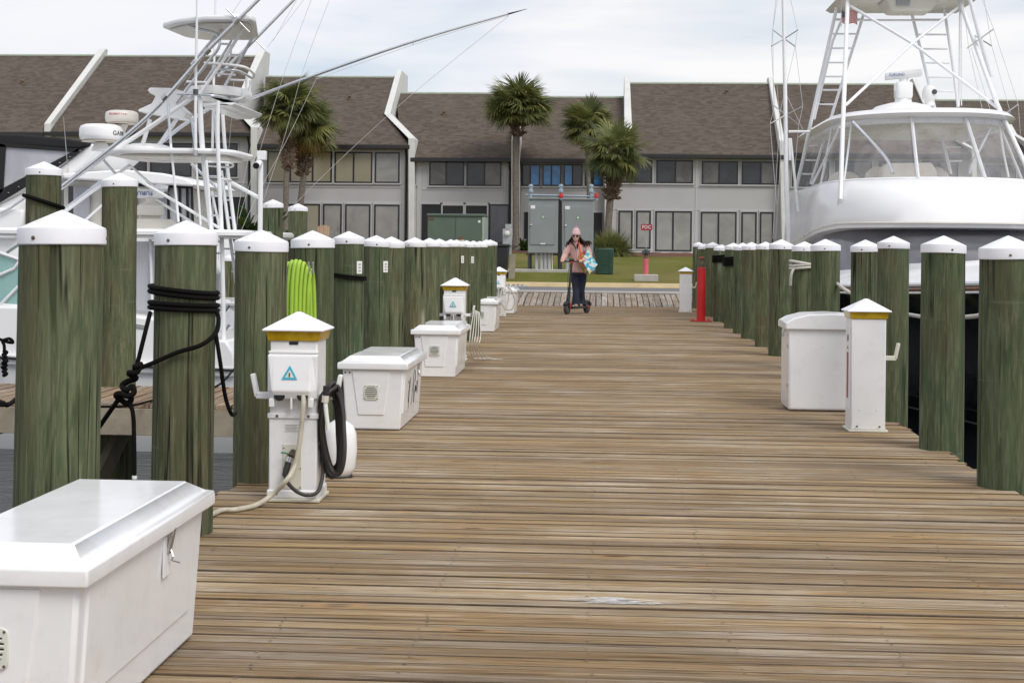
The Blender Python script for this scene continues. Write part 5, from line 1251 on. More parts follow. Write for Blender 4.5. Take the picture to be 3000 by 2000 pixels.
# canopy
q = [at(x, y, d) for x, y, d in ((476, 55, 18.5), (520, 57, 18.2), (640, 63, 18.0), (722, 67, 18.0), (742, 70, 18.15))]
zc_ = at(600, 62, 18.1).z
def rp_(px, Y): return V((at(px, 62, Y).x, Y, zc_))
out = [rp_(476, 18.7), rp_(520, 18.35), rp_(600, 18.1), rp_(735, 18.05), rp_(750, 18.3), rp_(757, 19.5), rp_(745, 19.75), rp_(600, 19.75), rp_(540, 19.5)]
MB().slab(out, (0, 0, .075)).build('canopy', MT['boatwhite'], b1, world=True, bevel=.025, seg=3)
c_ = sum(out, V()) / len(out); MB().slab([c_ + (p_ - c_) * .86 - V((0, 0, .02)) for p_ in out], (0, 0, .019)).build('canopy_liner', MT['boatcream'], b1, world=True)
Dn, Df = 18.4, 20.6
tubes = [  # near side structure then far side
    ([(586, 279), (592, 420), (620, 680)], Dn, .034), ([(639, 296), (638, 420), (650, 700), (656, 985), (652, 1018), (640, 1034)], Dn - .2, .027), ([(604, 470), (620, 700), (630, 1032)], Dn - .2, .02),
    ([(658, 420), (674, 560), (690, 690)], Df, .026), ([(648, 500), (673, 690), (692, 830), (694, 900)], Df, .024), ([(650, 300), (658, 420)], Df, .026),
    ([(500, 420), (523, 650)], Dn - .1, .016), ([(491, 293), (500, 420)], Dn - .1, .018), ([(575, 480), (588, 660)], Dn - .1, .014),
    ([(407, 529), (530, 600), (668, 684)], Dn, .020), ([(404, 553), (500, 612), (604, 678)], Dn + .8, .019), ([(304, 461), (184, 546), (130, 600)], Dn, .030), ([(380, 485), (300, 540), (180, 628)], Dn + .4, .022), ([(378, 482), (420, 520), (450, 545)], Dn + .6, .016),
    ([(296, 460), (330, 500), (345, 515)], Dn + .2, .018), ([(294, 532), (240, 574), (185, 615)], Dn + 1.2, .020), ([(300, 600), (247, 648)], Dn + .2, .016), ([(190, 627), (20, 740)], Dn, .020), ([(560, 480), (640, 555)], Df, .02), ([(672, 532), (760, 580)], Df + .3, .028),
    ([(573, 280), (440, 372), (290, 468)], Dn, .030), ([(610, 320), (520, 380), (430, 455)], Df, .030), ([(520, 345), (470, 420), (445, 442)], Dn + 1, .030), ([(440, 350), (425, 400), (412, 442)], Dn + .9, .030),
    ([(542, 68), (571, 83), (625, 96), (641, 113), (643, 132), (633, 153), (609, 182), (515, 303)], Dn, .020), ([(713, 83), (646, 190), (585, 275)], Dn, .022), ([(733, 74), (746, 86), (740, 108), (700, 182), (649, 270)], Df - .8, .022), ([(663, 75), (620, 120), (560, 190)], Dn + .3, .018), ([(685, 105), (660, 150), (600, 240)], Df - .8, .018),
    ([(598, 185), (646, 188), (711, 196), (737, 210), (744, 222), (738, 230)], [Dn, Dn, Dn, Dn + .3, Dn + 1, Dn + 1.4], .018), ([(636, 204), (695, 208), (735, 228)], [Dn + .1, Dn + .1, Dn + .9], .018), ([(547, 240), (604, 242)], Dn, .016),
    ([(722, 224), (720, 270), (712, 285), (695, 291), (668, 289)], Dn + .4, .016), ([(733, 236), (731, 290)], Df - 1, .015), ([(636, 216), (690, 220)], Dn + 1.2, .012), ([(675, 234), (720, 236)], Df - 1, .014),
    ([(644, 129), (676, 130)], Dn + .2, .014), ([(676, 161), (708, 162)], Dn + .8, .014), ([(676, 130), (676, 161), (660, 190)], Dn + .6, .012), ([(520, 275), (575, 277), (640, 283), (690, 296), (682, 306), (600, 290)], [18.35, 18.35, 18.4, 19.2, 20, 20.4], .018),
    ([(610, 475), (676, 478), (675, 490), (610, 486)], [18.2, 18.6, 19.4, 19.8], .014), ([(640, 525), (676, 528), (668, 535)], [18.3, 19, 20.2], .016), ([(620, 560), (650, 700)], Df, .018), ([(625, 320), (640, 450)], Df, .022), ([(560, 335), (575, 450)], Df, .022)]
for q, D, r in tubes: T(b1, 'tower_tube', q, D, r, 'metal' if r in (.030, .022, .020, .018) and random.random() < .5 else 'alu', 10, 5 if len(q) > 2 else 0)
for y, x0, x1 in ((517, 611, 650), (574, 613, 649), (631, 617, 650), (686, 630, 651), (742, 631, 653), (799, 628, 652), (856, 631, 655), (913, 636, 656), (970, 636, 657)): T(b1, 'rung', [(x0, y), (x1, y)], Dn - .2, .013, 'metal')
for y, x0, x1 in ((586, 656, 673), (638, 662, 679), (729, 655, 678), (744, 676, 692), (795, 679, 692)): T(b1, 'rung', [(x0, y), (x1, y)], Df, .013, 'metal')
for q, D, r0, r1 in (([(560, 1000), (575, 1020)], 18, .01, .01),): pass
for y in (893, 950): T(b1, 'rod_holder', [(655, y + 22), (672, y)], Dn - .1, .02, 'steel', 10)
# outriggers
og = thing('outrigger', 'long silver outrigger pole leaning up across the tower', 'outrigger', at(184, 546, Dn - .3))
T(og, 'pole', [(184, 546), (427, 348), (607, 150), (757, 0), (900, -143)], Dn - .35, .030, 'metal', 10, 4, .02); T(og, 'spreader', [(662, 25), (731, 95)], Dn - .35, .009, 'steel')
for x, y in ((607, 150), (482, 286), (693, 61)): T(og, 'clamp', [(x - 6, y + 6), (x + 6, y - 6)], Dn - .35, .042, 'steel')
og = thing('outrigger', 'second silver outrigger pole crossing the sky right of the tower canopy', 'outrigger', at(650, 215, Df))
T(og, 'pole', [(640, 225), (692, 171), (748, 115), (861, 0), (980, -120)], Df, .028, 'metal', 10, 4, .018); T(og, 'spreader', [(733, 104), (778, 147)], Df, .009, 'steel')
og = thing('outrigger', 'low outrigger boom reaching right over the palms with a black tip', 'outrigger', at(650, 325, Df - .3))
T(og, 'pole', [(640, 329), (700, 303), (1000, 193), (1250, 110), (1490, 41)], Df - .4, .030, 'metal', 10, 4, .012)
T(og, 'tip', [(1488, 42), (1544, 27)], Df - .4, .013, 'black', 8, 0, .003)
for x, y in ((928, 218), (1210, 125), (1487, 43)): T(og, 'line_eye', [(x, y - 6), (x, y + 8)], Df - .4, .006, 'steel')
ln = thing('rigging_lines', 'thin outrigger lines running down from the poles at the left', 'lines', at(700, 500, Df - .4))
for q in ([(1487, 50), (1180, 300), (905, 556), (784, 690)], [(928, 228), (835, 420), (760, 560), (700, 690)], [(912, 0), (838, 200), (768, 420), (700, 640)], [(965, 0), (890, 200), (828, 420), (745, 660)], [(890, 0), (783, 139)], [(1487, 46), (1210, 132), (928, 232)], [(685, 240), (672, 420), (640, 690)], [(690, 720), (700, 600), (735, 430)], [(800, 120), (870, 0)], [(655, 560), (640, 760)], [(720, -20), (600, 160), (540, 250)]):
    T(ln, 'line', q, Df - .5, .0030, 'wire', 4, 4)
# radar domes and antennas
def dome(label, px, py0, py1, wd, D, mat):
    r = wd / 2 * D / FPX; zt, zb = at(px, py0, D).z, at(px, py1, D).z; h = zt - zb; o = thing('radar_dome', label, 'radar dome', (at(px, py1, D).x, D, zb))
    MB().lathe([(r * .8, 0), (r * .96, h * .1), (r, h * .3), (r * .99, h * .7), (r * .93, h * .88), (r * .75, h * .98), (.01, h)], (0, 0, 0), 36).build('dome', MT[mat], o, smooth=60)
    MB().lathe([(r * .9, -.012), (r * .82, .002)], (0, 0, 0), 30).build('base_ring', MT['tan'], o)
    return o, r, h
o, r, h = dome('big white radar dome with black lettering left of the tower', 296, 365, 413, 127, 18.9, 'boatwhite')
MB().lathe([(.07, -.02), (.1, -.06), (.13, -.13)], (0, 0, 0), 16).build('pedestal', MT['boatwhite'], o)
for ch, a in (('G', 57), ('A', 70), ('R', 83), ('M', 96), ('N', -74), ('I', -84)):
    an = radians(a - 90); obj('lettering', text_mesh(ch, .085, MT['ink'], .002), o, ((r + .001) * cos(an), (r + .001) * sin(an), h * .42), (pi / 2, 0, an + pi / 2))
o, r, h = dome('smaller white radar dome with red lettering, above and right of the big one', 357, 325, 361, 97, 19.1, 'boatcream')
MB().lathe([(.09, -.02), (.05, -.1), (.06, -.36)], (0, 0, 0), 16).build('pedestal', MT['boatcream'], o)
for i, ch in enumerate('Raymarine'):
    an = radians(-90 - 26 + i * 7.2); obj('lettering', text_mesh(ch, .042, MT['redink'], .0015), o, ((r + .001) * cos(an), (r + .001) * sin(an), h * .66), (pi / 2, 0, an + pi / 2))
for lab, q, D, r0 in (('tall white whip antenna on the left of the tower, rising out of frame', [(573, 456), (573, 270), (578, 0), (580, -90)], Dn - .25, .022), ('second tall white antenna behind the tower canopy', [(622, 455), (627, 200), (632, 0), (634, -80)], Df, .020)):
    o = thing('antenna', lab, 'antenna', at(q[0][0], q[0][1], D)); T(o, 'whip', q, D, r0, 'alu', 8, 4, .012); x, y = q[1]
    T(o, 'ferrule', [(x, y + 8), (x, y - 8)], D, r0 * 1.5, 'darkpost' if D < 19 else 'steel')
    T(o, 'base', [(q[0][0], q[0][1]), (q[0][0], q[0][1] - 16)], D, r0 * 1.3, 'steel')
o = thing('antenna', 'thin short whip antenna left of the big radar dome', 'antenna', at(198, 505, 19)); T(o, 'whip', [(198, 490), (186, 343)], 19, .006, 'galv', 6, 0, .003); T(o, 'base', [(198, 506), (198, 484)], 19, .02, 'stickercream', 8, 0, .008)
# second boat behind : black canvas enclosure and cabin roof
b2 = thing('cabin_cruiser', 'white cabin cruiser with a black canvas enclosure, behind the tower boat', 'boat', (-9, 24.5, -1.2)); D2_ = 22.6
PS(b2, 'canvas_roof', [(-140, 388), (60, 394), (170, 403), (262, 416), (264, 428), (230, 437), (-140, 418)], D2_, 2.6, 'canvas', .04)
for q in ([(-4, 420), (16, 425), (8, 560), (-12, 580)], [(228, 436), (250, 432), (150, 500), (0, 592), (-60, 610), (-60, 580), (0, 556)], [(-4, 418), (232, 436), (226, 446), (-4, 430)]): PS(b2, 'canvas_border', q, D2_ - .03, .05, 'canvas')
PS(b2, 'clear_panel', [(8, 424), (226, 440), (4, 562)], D2_, .012, 'vinyl2'); PS(b2, 'clear_panel', [(-140, 424), (-4, 424), (-4, 585), (-140, 610)], D2_, .012, 'vinyl2')
for q in ([(28, 428), (60, 462)], [(100, 435), (10, 505)], [(76, 455), (82, 480)], [(10, 505), (60, 540)]): T(b2, 'canopy_bow', q, D2_ + .15, .022, 'darkpost')
for i in range(9): x = 235 - 30 * i; T(b2, 'snap', [(x, 443 + 17.5 * i), (x, 441 + 17.5 * i)], D2_ - .05, .012, 'steel')
PS(b2, 'arch', [(262, 420), (285, 424), (292, 440), (225, 500), (212, 508), (120, 555), (60, 640), (-60, 690), (-60, 620), (60, 566), (160, 500)], D2_ + .05, 2.2, 'boatwhite', .04)
PS(b2, 'cabin_roof', [(180, 508), (360, 496), (480, 508), (545, 524), (572, 541), (560, 546), (480, 541), (186, 524)], D2_ - .1, 2.6, 'boatwhite', .03)
PS(b2, 'cabin', [(186, 526), (470, 541), (505, 545), (500, 760), (186, 760)], D2_ + .25, 2.2, 'boatcream', .02)
PS(b2, 'canvas_strip', [(400, 536), (556, 545), (556, 552), (400, 546)], D2_, .06, 'canvas')
for x in (446, 492, 526, 548, 562): T(b2, 'curtain_edge', [(x, 545), (x + 4, 700)], D2_ + .02, .022, 'canvas')
PS(b2, 'clear_curtain', [(446, 546), (560, 548), (566, 690), (446, 690)], D2_ + .06, .015, 'vinyl2')
PS(b2, 'cabin_window', [(200, 545), (262, 548), (262, 640), (200, 640)], D2_ + .2, .03, 'glass_dark'); PS(b2, 'cabin_window', [(300, 548), (400, 552), (400, 650), (300, 650)], D2_ + .2, .03, 'glass_dark')
PS(b2, 'cabin_door', [(215, 545), (262, 548), (262, 680), (215, 680)], D2_ + .16, .03, 'vinyl2')
c = at(469, 556, D2_ - .1); MB().lathe([(.01, -.16), (.07, -.14), (.1, 0), (.07, .14), (.01, .16)], c, 18, 'X').build('chrome_light', MT['steel'], b2, world=True)
PS(b2, 'hull', [(-200, 690), (560, 690), (600, 800), (560, 1000), (-200, 1000)], D2_ + .1, 2.6, 'boatwhite', .05)
PS(b2, 'side_deck', [(-200, 592), (70, 614), (66, 660), (40, 700), (-200, 700)], D2_ - .05, 1.5, 'boatwhite', .04)
T(b2, 'grab_rail', [(-60, 640), (30, 610), (170, 500)], D2_ - .1, .02, 'metal', 8, 4)

# ================================================================== BIG BOAT ON THE RIGHT (bow towards the camera)
BX = 6.0
b3_ = thing('sportfishing_yacht', 'big white sportfishing yacht with black hull and flybridge on the right', 'yacht', (BX, 25, -1.2))
st = [(32.5, 2.55, 2.35, .78), (29, 2.62, 2.3, .78), (27, 2.6, 2.0, .80), (25, 2.5, 1.5, .83), (23.4, 2.36, 1.02, .86), (22, 2.18, .66, .88), (20.5, 1.93, .34, .93), (19, 1.56, .15, .98), (17.5, 1.05, .06, 1.04), (16.4, .55, .03, 1.1), (15.6, .06, .01, 1.16)]
secs, deckl = [], []
for Y, hb, wl, zs in st:
    bow = max(0, (21 - Y) / 5.4); zk = -1.7 + 1.6 * max(0, (18.5 - Y) / 3.0); zw = max(-1.2, zk + .1)
    q = []
    for s in (-1, 1):
        col_ = [(BX + s * hb, Y, zs), (BX + s * (hb * .8 + wl * .2) * .985, Y, zs - .55 * (zs - zw) * .6), (BX + s * (wl + (hb - wl) * .18), Y, zw + .28 * (zs - zw)), (BX + s * wl, Y, zw)]
        q += col_ if s == -1 else list(reversed(col_))
        if s == -1: q += [(BX, Y, zk)]
    secs.append(q)
MB().loft(secs).build('hull', MT['hull'], b3_, world=True, smooth=50)
for off, dz, r_, mt in ((.015, .0, .035, 'boatwhite'), (.02, -.062, .024, 'teak'), (.02, -.11, .018, 'boatwhite')):
    for s in (-1, 1): MB().tube([V((BX + s * (hb + off), Y, zs + dz)) for Y, hb, wl, zs in st], r_, 8).build('rub_rail', MT[mt], b3_, world=True)
for s in (-1, 1): MB().tube([V((BX + s * (wl + (hb - wl) * .10 + .02), Y, -1.03)) for Y, hb, wl, zs in st[:8]], .014, 6).build('boot_stripe', MT['darkpost'], b3_, world=True)
secs = []
for Y, hb, wl, zs in st:
    secs.append([(BX + hb * .995 * k, Y, zs + .02 + (.36 if Y > 16 else .1) * (1 - abs(k) ** 3.2) * min(1, hb)) for k in [-1, -.93, -.86, -.75, -.55, -.3, 0, .3, .55, .75, .86, .93, 1]])
MB().loft(secs, closed=False).build('foredeck', MT['boatwhite'], b3_, world=True, smooth=60)
def plan(a, yf, yc, yr, n=24, ex=2.25):
    pts = [V((BX - a, yr, 0)), V((BX - a, (yr + yc) / 2, 0))]
    for i in range(n + 1):
        f = -pi / 2 + pi * i / n; s, c = sin(f), cos(f)
        pts.append(V((BX + a * math.copysign(abs(s) ** (2 / ex), s), yc - (yc - yf) * abs(c) ** (2 / ex), 0)))
    return pts + [V((BX + a, (yr + yc) / 2, 0)), V((BX + a, yr, 0))]
def lev(p, z, zr=None, yc=27.0):
    out = []
    for q in p:
        k = 0 if zr is None else max(0, min(1, (q.y - 26.0) / 5.0)); out.append(V((q.x, q.y, z + ((zr - z) * k if zr is not None else 0))))
    return out
P_lip = lev(plan(2.05, 24.65, 27.6, 31.6), 1.90, 1.52); P_lip2 = lev(plan(2.03, 24.72, 27.6, 31.6), 1.80, 1.44); P_in = lev(plan(1.86, 25.05, 27.6, 31.5), 1.77, 1.45)
P_mid = lev(plan(2.03, 24.72, 27.6, 31.6), 2.2, 1.95); P_mid2 = lev(plan(1.99, 24.95, 27.6, 31.6), 2.45, 2.35); P_top = lev(plan(1.91, 25.3, 27.7, 31.6), 2.63, 2.6); P_topin = lev(plan(1.83, 25.42, 27.7, 31.5), 2.63, 2.6); P_floor = lev(plan(1.82, 25.5, 27.7, 31.5), 1.95)
MB().loft([P_in, P_lip2, P_lip, P_mid, P_mid2, P_top, P_topin, P_floor], closed=False).build('flybridge', MT['boatwhite'], b3_, world=True, smooth=40)
MB().slab(list(P_floor), (0, 0, -.03)).build('flybridge_floor', MT['boatcream'], b3_, world=True)
MB().loft([lev(plan(1.86, 25.06, 27.6, 31.6), 1.79, 1.46), lev(plan(1.9, 24.4, 27.2, 31.6), 1.5), lev(plan(1.95, 23.3, 26.6, 31.6), 1.02)], closed=False).build('windscreen', MT['glass_smoke'], b3_, world=True, smooth=40)
MB().tube([q + V((0, 0, -.02)) for q in P_lip], .022, 6).build('brow_moulding', MT['boatcream'], b3_, world=True)
# hardtop
hA, hB, hC = plan(1.62, 26.25, 28.3, 32.0), plan(1.72, 26.12, 28.3, 32.1), plan(1.5, 26.5, 28.4, 31.9)
MB().loft([lev(hC, 3.80), lev(hA, 3.79), lev(hB, 3.85), lev(hA, 3.94), lev(plan(1.3, 26.8, 28.4, 31.8), 3.99), lev(plan(.5, 27.6, 28.4, 31.5), 4.03)]).build('hardtop', MT['boatwhite'], b3_, world=True, smooth=40)
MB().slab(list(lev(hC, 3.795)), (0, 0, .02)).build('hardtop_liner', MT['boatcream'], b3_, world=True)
# clear enclosure panels between white frames
wb, wt = lev(plan(1.87, 25.36, 27.7, 31.2), 2.64, 2.61), lev(plan(1.56, 26.42, 28.3, 31.4), 3.81)
n_ = len(wb); cuts = [0, 2, 6, 12, 16, 22, 26, n_ - 1]
for a, b in zip(cuts, cuts[1:]):
    MB().loft([wb[a:b + 1], wt[a:b + 1]], closed=False).build('clear_panel', MT['vinyl'], b3_, world=True, smooth=60)
for a in cuts[1:-1]: MB().tube([wb[a], wt[a]], .062 if a in (12, 16) else .036, 6, flat=.5).build('window_frame', MT['alu'], b3_, world=True)
MB().tube(wb, .035, 6).build('lower_frame', MT['alu'], b3_, world=True); MB().tube([q + V((0, 0, -.05)) for q in wt], .075, 6, flat=.5).build('upper_frame', MT['alu'], b3_, world=True)
# helm seats and console
for x0, x1, y0, zt in ((2541, 2782, 27.6, 2.98), (2432, 2524, 27.9, 2.9)):
    a, b = at(x0, 500, y0).x, at(x1, 500, y0).x
    MB().loft([[(a - .05, y0, 2.0), (b + .05, y0, 2.0), (b + .05, y0 + .3, 2.0), (a - .05, y0 + .3, 2.0)], [(a, y0 + .02, zt - .12), (b, y0 + .02, zt - .12), (b, y0 + .28, zt - .12), (a, y0 + .28, zt - .12)], [(a + .14, y0 + .08, zt), (b - .14, y0 + .08, zt), (b - .14, y0 + .25, zt), (a + .14, y0 + .25, zt)]]).build('seat_back', MT['tan'], b3_, world=True, bevel=.05, seg=3)
PS(b3_, 'console', [(2585, 500), (2600, 478), (2730, 476), (2745, 500), (2745, 540), (2585, 540)], 26.9, .4, 'tan', .03)
# tower
def TT(name, pts, D, r, mat='alu', k=0): return T(b3_, name, pts, D, r, mat, 10, k)
TT('tower_leg', [(2459, 603), (2462, 585), (2471, 325), (2479, 120), (2484, -10)], [26.15, 26.0, 27.0, 28.2, 28.8], .042)
MB().lathe([(.07, 0), (.07, .015), (.045, .03)], at(2459, 606, 26.2), 14).build('leg_foot', MT['steel'], b3_, world=True)
TT('tower_leg', [(3040, 560), (2939, 345), (2921, 305), (2811, 2), (2808, -10)], [26.3, 27.0, 27.2, 28.8, 28.9], .042)
TT('tower_leg', [(2330, 560), (2352, 470), (2375, 361), (2450, 29), (2455, -10)], [30.6, 30.2, 29.8, 29.9, 29.9], .036); TT('tower_leg', [(2385, 350), (2440, 120), (2478, 30)], 30.1, .026)
TT('tower_leg', [(2375, 540), (2443, 318), (2537, 21)], 30.6, .03); TT('tower_leg', [(2786, 510), (2736, 307), (2671, 39)], 30.6, .032); TT('tower_leg', [(2807, 314), (2790, 180), (2766, 25)], 30.0, .03); TT('tower_leg', [(2810, 310), (2812, 0)], 30.3, .016); TT('tower_leg', [(2817, 310), (2816, 20)], 30.3, .013)
for y, x0, x1 in ((57, 2446, 2527), (100, 2440, 2510), (142, 2430, 2497), (184, 2421, 2484), (225, 2411, 2470), (264, 2411, 2460), (306, 2400, 2447), (428, 2369, 2395), (470, 2360, 2390), (510, 2350, 2380)): TT('rung', [(x0, y), (x1, y)], 30.3, .018)
for y, x0, x1 in ((58, 2674, 2770), (102, 2690, 2772), (144, 2705, 2776), (185, 2709, 2782), (227, 2720, 2788), (268, 2728, 2792), (431, 2766, 2815), (472, 2776, 2818)): TT('rung', [(x0, y), (x1, y)], 30.3, .018)
TT('cross_brace', [(2491, 18), (2673, 127), (2921, 315)], [28.7, 28.0, 27.3], .03); TT('cross_brace', [(2808, 22), (2673, 127), (2477, 309)], [28.75, 28.0, 27.2], .028); TT('ring', [(2450, 59), (2530, 60), (2670, 60), (2757, 60)], 29.9, .02)
TT('enclosure_strut', [(2498, 357), (2563, 425), (2600, 470), (2616, 508)], [26.7, 26.4, 26.0, 25.7], .03, 'metal', 4); TT('enclosure_strut', [(2908, 360), (2874, 430), (2850, 475), (2838, 510)], [27.0, 26.6, 26.2, 25.8], .028, 'metal', 4)
TT('enclosure_strut', [(2460, 372), (2420, 460), (2380, 540)], [27.0, 27.6, 28], .022); TT('enclosure_strut', [(2927, 360), (2940, 450), (2955, 520)], [27.2, 27.2, 27], .022)
m = MB(); q = plan(1.28, 28.3, 29.0, 30.6, 14); m.loft([lev(q, 6.30), lev(plan(1.36, 28.2, 29.0, 30.7, 14), 6.37), lev(plan(1.2, 28.4, 29.0, 30.5, 14), 6.5)]).build('tower_top', MT['boatcream'], b3_, world=True, smooth=40)
MB().loft([[(BX - .55 + dx, y, z) for dx, y in ((0, 28.6), (1.1, 28.6), (1.1, 29.5), (0, 29.5))] if z > 6.2 else [(BX - .38 + dx, y, z) for dx, y in ((0, 28.75), (.76, 28.75), (.76, 29.4), (0, 29.4))] for z in (6.05, 6.30)]).build('control_pod', MT['boatcream'], b3_, world=True, bevel=.06, seg=3)
c = at(2648, 5, 28.55); MB().box((c.x, 28.63, 6.2), (.26, .05, .15)).build('pod_light', MT['galv'], b3_, world=True, bevel=.01)
for s in (-1, 0, 1): MB().tube([(BX + s * 1.2, 28.9, 6.35), (BX + s * .9, 29.0, 7.2)], .03, 8).build('upper_rail', MT['alu'], b3_, world=True)
# radar on the hardtop
c = at(2646, 305, 28.2); rd = thing('radar_array', 'white open array radar turned sideways on the big yacht hardtop', 'radar', (c.x, 28.2, c.z - .03)); rd.scale = (.86, .86, .86)
MB().lathe([(.75, -.16), (.6, -.03), (.3, .05), (.19, .06), (.17, .16)], (0, 0, 0), 28).build('dome_base', MT['boatwhite'], rd, smooth=60)
MB().loft([[(x * k, y * k, z) for x, y in rrect(.36, .4, .07)] for z, k in ((.15, .9), (.2, 1), (.46, 1), (.5, .9))]).build('gearbox', MT['boatwhite'], rd, smooth=40)
MB().lathe([(.1, .5), (.09, .58), (.12, .6)], (0, 0, 0), 16).build('neck', MT['boatwhite'], rd)
br_ = MB().loft([[(t * .72, y - t * .35, z + .05 * t) for y, z in ((-.07, .6), (-.09, .68), (-.05, .76), (.05, .76), (.09, .68), (.07, .6))] for t in (-.5, -.46, .46, .5)]).build('antenna_bar', MT['boatwhite'], rd, bevel=.02)
obj('lettering', text_mesh('FURUNO', .085, MT['blueink'], .002), br_, (-.15, .075 - .105, .675), (pi / 2, 0, -.45))
c = at(2722, 310, 28.4); o = thing('search_light', 'small white domed search light beside the yacht radar', 'light', (c.x, 28.4, c.z))
MB().lathe([(.09, 0), (.08, .06), (.09, .1), (.13, .14), (.13, .28), (.1, .36), (.02, .4)], (0, 0, 0), 20).build('housing', MT['boatwhite'], o, smooth=60); MB().lathe([(.05, 0), (.05, .02)], (.07, -.115, .25), 16, 'Y').build('lens', MT['glass_grey'], o)
# outriggers of the yacht
def yacht_outrigger(label, pole, D, spreads, wires, arm):
    o = thing('outrigger', label, 'outrigger', at(pole[0][0], pole[0][1], D)); T(o, 'pole', pole, D, .048, 'alu', 10, 4, .03)
    for x, y, q in spreads:
        for (dx, dy) in q: T(o, 'spreader', [(x, y), (x + dx, y + dy)], [D, D + (.25 if dx * dy > 0 else -.25)], .012, 'steel')
    for w_ in wires: T(o, 'stay', w_, D, .0045, 'wire', 4)
    for a in arm: T(o, 'bracket', a, D, .026, 'alu')
    return o
yacht_outrigger('upright white outrigger with cross spreaders left of the big yacht', [(2312, 712), (2304, 540), (2301, 320), (2295, 0), (2293, -60)], 28.6,
    [(2298, 114, ((-34, -26), (40, -26), (-38, 22), (32, 23))), (2303, 337, ((-37, -28), (49, -25), (-47, 26), (36, 28)))],
    [[(2275, -20), (2264, 88), (2260, 136), (2270, 310), (2256, 362), (2275, 600)], [(2312, -20), (2336, 88), (2330, 137), (2352, 312), (2340, 365), (2320, 600)], [(2280, -20), (2264, 88), (2266, 309)], [(2264, 700), (2285, 330), (2330, 137)], [(2300, 270), (2352, 380)], [(2272, 700), (2290, 420), (2276, 250)]],
    [[(2310, 386), (2372, 386)], [(2312, 405), (2314, 470)], [(2316, 405), (2338, 620)], [(2305, 570), (2309, 582)]])
yacht_outrigger('leaning white outrigger crossing the right tower leg of the big yacht', [(2905, 225), (2872, 114), (2842, 0), (2826, -60)], 28.0,
    [(2871, 114, ((40, -28), (-38, 28), (34, 21), (-18, -10))), (2950, 330, ((32, -23),))],
    [[(2818, -20), (2838, 142), (2880, 330)], [(2870, -20), (2911, 86), (2983, 306), (2990, 400)], [(2880, -20), (2905, 134), (2960, 330)], [(2845, 140), (2900, 320)]], [])
# flag
fl = thing('flag', 'small stars and stripes flag flying in the yacht tower', 'flag', at(2466, 70, 29.4)); c = at(2464, 25, 29.4); s = 29.4 / FPX
T(fl, 'staff', [(2464, 18), (2465, 78)], 29.4, .008, 'alu')
def fp(u, v): return (c.x + (u * 46 + 2) * s - .0, 29.4 + .05 * sin(u * 7), c.z - (v * 36 + 4 + u * 9 + 3 * sin(u * 6)) * s)
for i in range(13):
    m = MB(); N = 10; u0 = .42 if i < 7 else 0; vs_ = []
    for k in range(N + 1):
        u = u0 + (1 - u0) * k / N; vs_ += [fp(u, i / 13), fp(u, (i + 1) / 13)]
    m.add(vs_, [(2 * k, 2 * k + 1, 2 * k + 3, 2 * k + 2) for k in range(N)]); m.build('stripe', MT['flagred' if i % 2 == 0 else 'signwhite'], fl, world=True, smooth=60)
m = MB(); vs_ = []
for k in range(6): vs_ += [fp(.42 * k / 5, 0), fp(.42 * k / 5, 7 / 13)]
m.add(vs_, [(2 * k, 2 * k + 1, 2 * k + 3, 2 * k + 2) for k in range(5)]); ct = m.build('canton', MT['navy'], fl, world=True, smooth=60)
m = MB()
for i in range(6):
    for j in range(5):
        a = V(fp(.035 + .065 * i, .06 + .1 * j)) + V((0, -.006, 0)); e = .0045; m.add([a + V((-e, 0, -e)), a + V((e, 0, -e)), a + V((e, 0, e)), a + V((-e, 0, e))], [(0, 1, 2, 3)])
m.build('stars', MT['signwhite'], ct, smooth=0)
# ================================================================== SCOOTER AND RIDER
gf = gnd(1661, 921); gr = gnd(1706, 918.2)
hd = V((gf.x - gr.x, gf.y - gr.y, 0)).normalized(); mid = gf - hd * .42
TH = atan2(-hd.x, hd.y)
sc_ = thing('electric_scooter', 'black electric kick scooter with red accents under the woman', 'scooter', (mid.x, mid.y, 0), TH)
def wheel(y, r=.118):
    w_ = MB().lathe([(.07, -.022), (r - .012, -.025), (r, -.012), (r, .012), (r - .012, .025), (.07, .022)], (0, y, r), 28, 'X').build('tyre', MT['rubber'], sc_, smooth=40)
    MB().lathe([(.07, -.02), (.06, -.028), (.02, -.03)], (0, y, r), 20, 'X').build('hub', MT['darkpost'], w_); MB().lathe([(.02, .03), (.06, .028), (.07, .02)], (0, y, r), 20, 'X').build('hub', MT['darkpost'], w_)
wheel(.42); wheel(-.42)
MB().loft([[(s * .08, y, z - t) for s, t in ((-1, 0), (1, 0), (1, .04), (-.98, .04))] for y, z in ((-.40, .15), (-.30, .155), (.22, .155), (.28, .17))]).build('deck', MT['scooter'], sc_, bevel=.008)
MB().bx(-.07, .07, -.29, .2, .1555, .159).build('grip_mat', MT['rubber'], sc_)
MB().tube(catmull([(0, .22, .14), (0, .31, .18), (0, .35, .27), (0, .365, .36)], 5), [.035] * 16, 10).build('neck', MT['scooter'], sc_)
MB().tube([(0, .375, .30), (0, .345, .46), (0, .335, .50)], .034, 12).build('head_tube', MT['scooter'], sc_)
MB().tube([(0, .345, .46), (0, .245, 1.10)], .024, 12).build('stem', MT['scooter'], sc_); MB().tube([(0, .34, .52), (0, .33, .57)], .034, 12).build('fold_clamp', MT['rubber'], sc_)
for s in (-1, 1): MB().tube([(s * .045, .42, .118), (s * .045, .40, .26), (s * .02, .375, .31)], .014, 8).build('fork', MT['scooter'], sc_)
MB().tube([(0, .52, .2), (0, .47, .25), (0, .39, .26), (0, .32, .21)], .035, 8, flat=1.4).build('front_fender', MT['scooter'], sc_)
for s in (-1, 1): MB().box((s * .052, .36, .19), (.012, .03, .12)).build('reflector', MT['scootred'], sc_, bevel=.004)
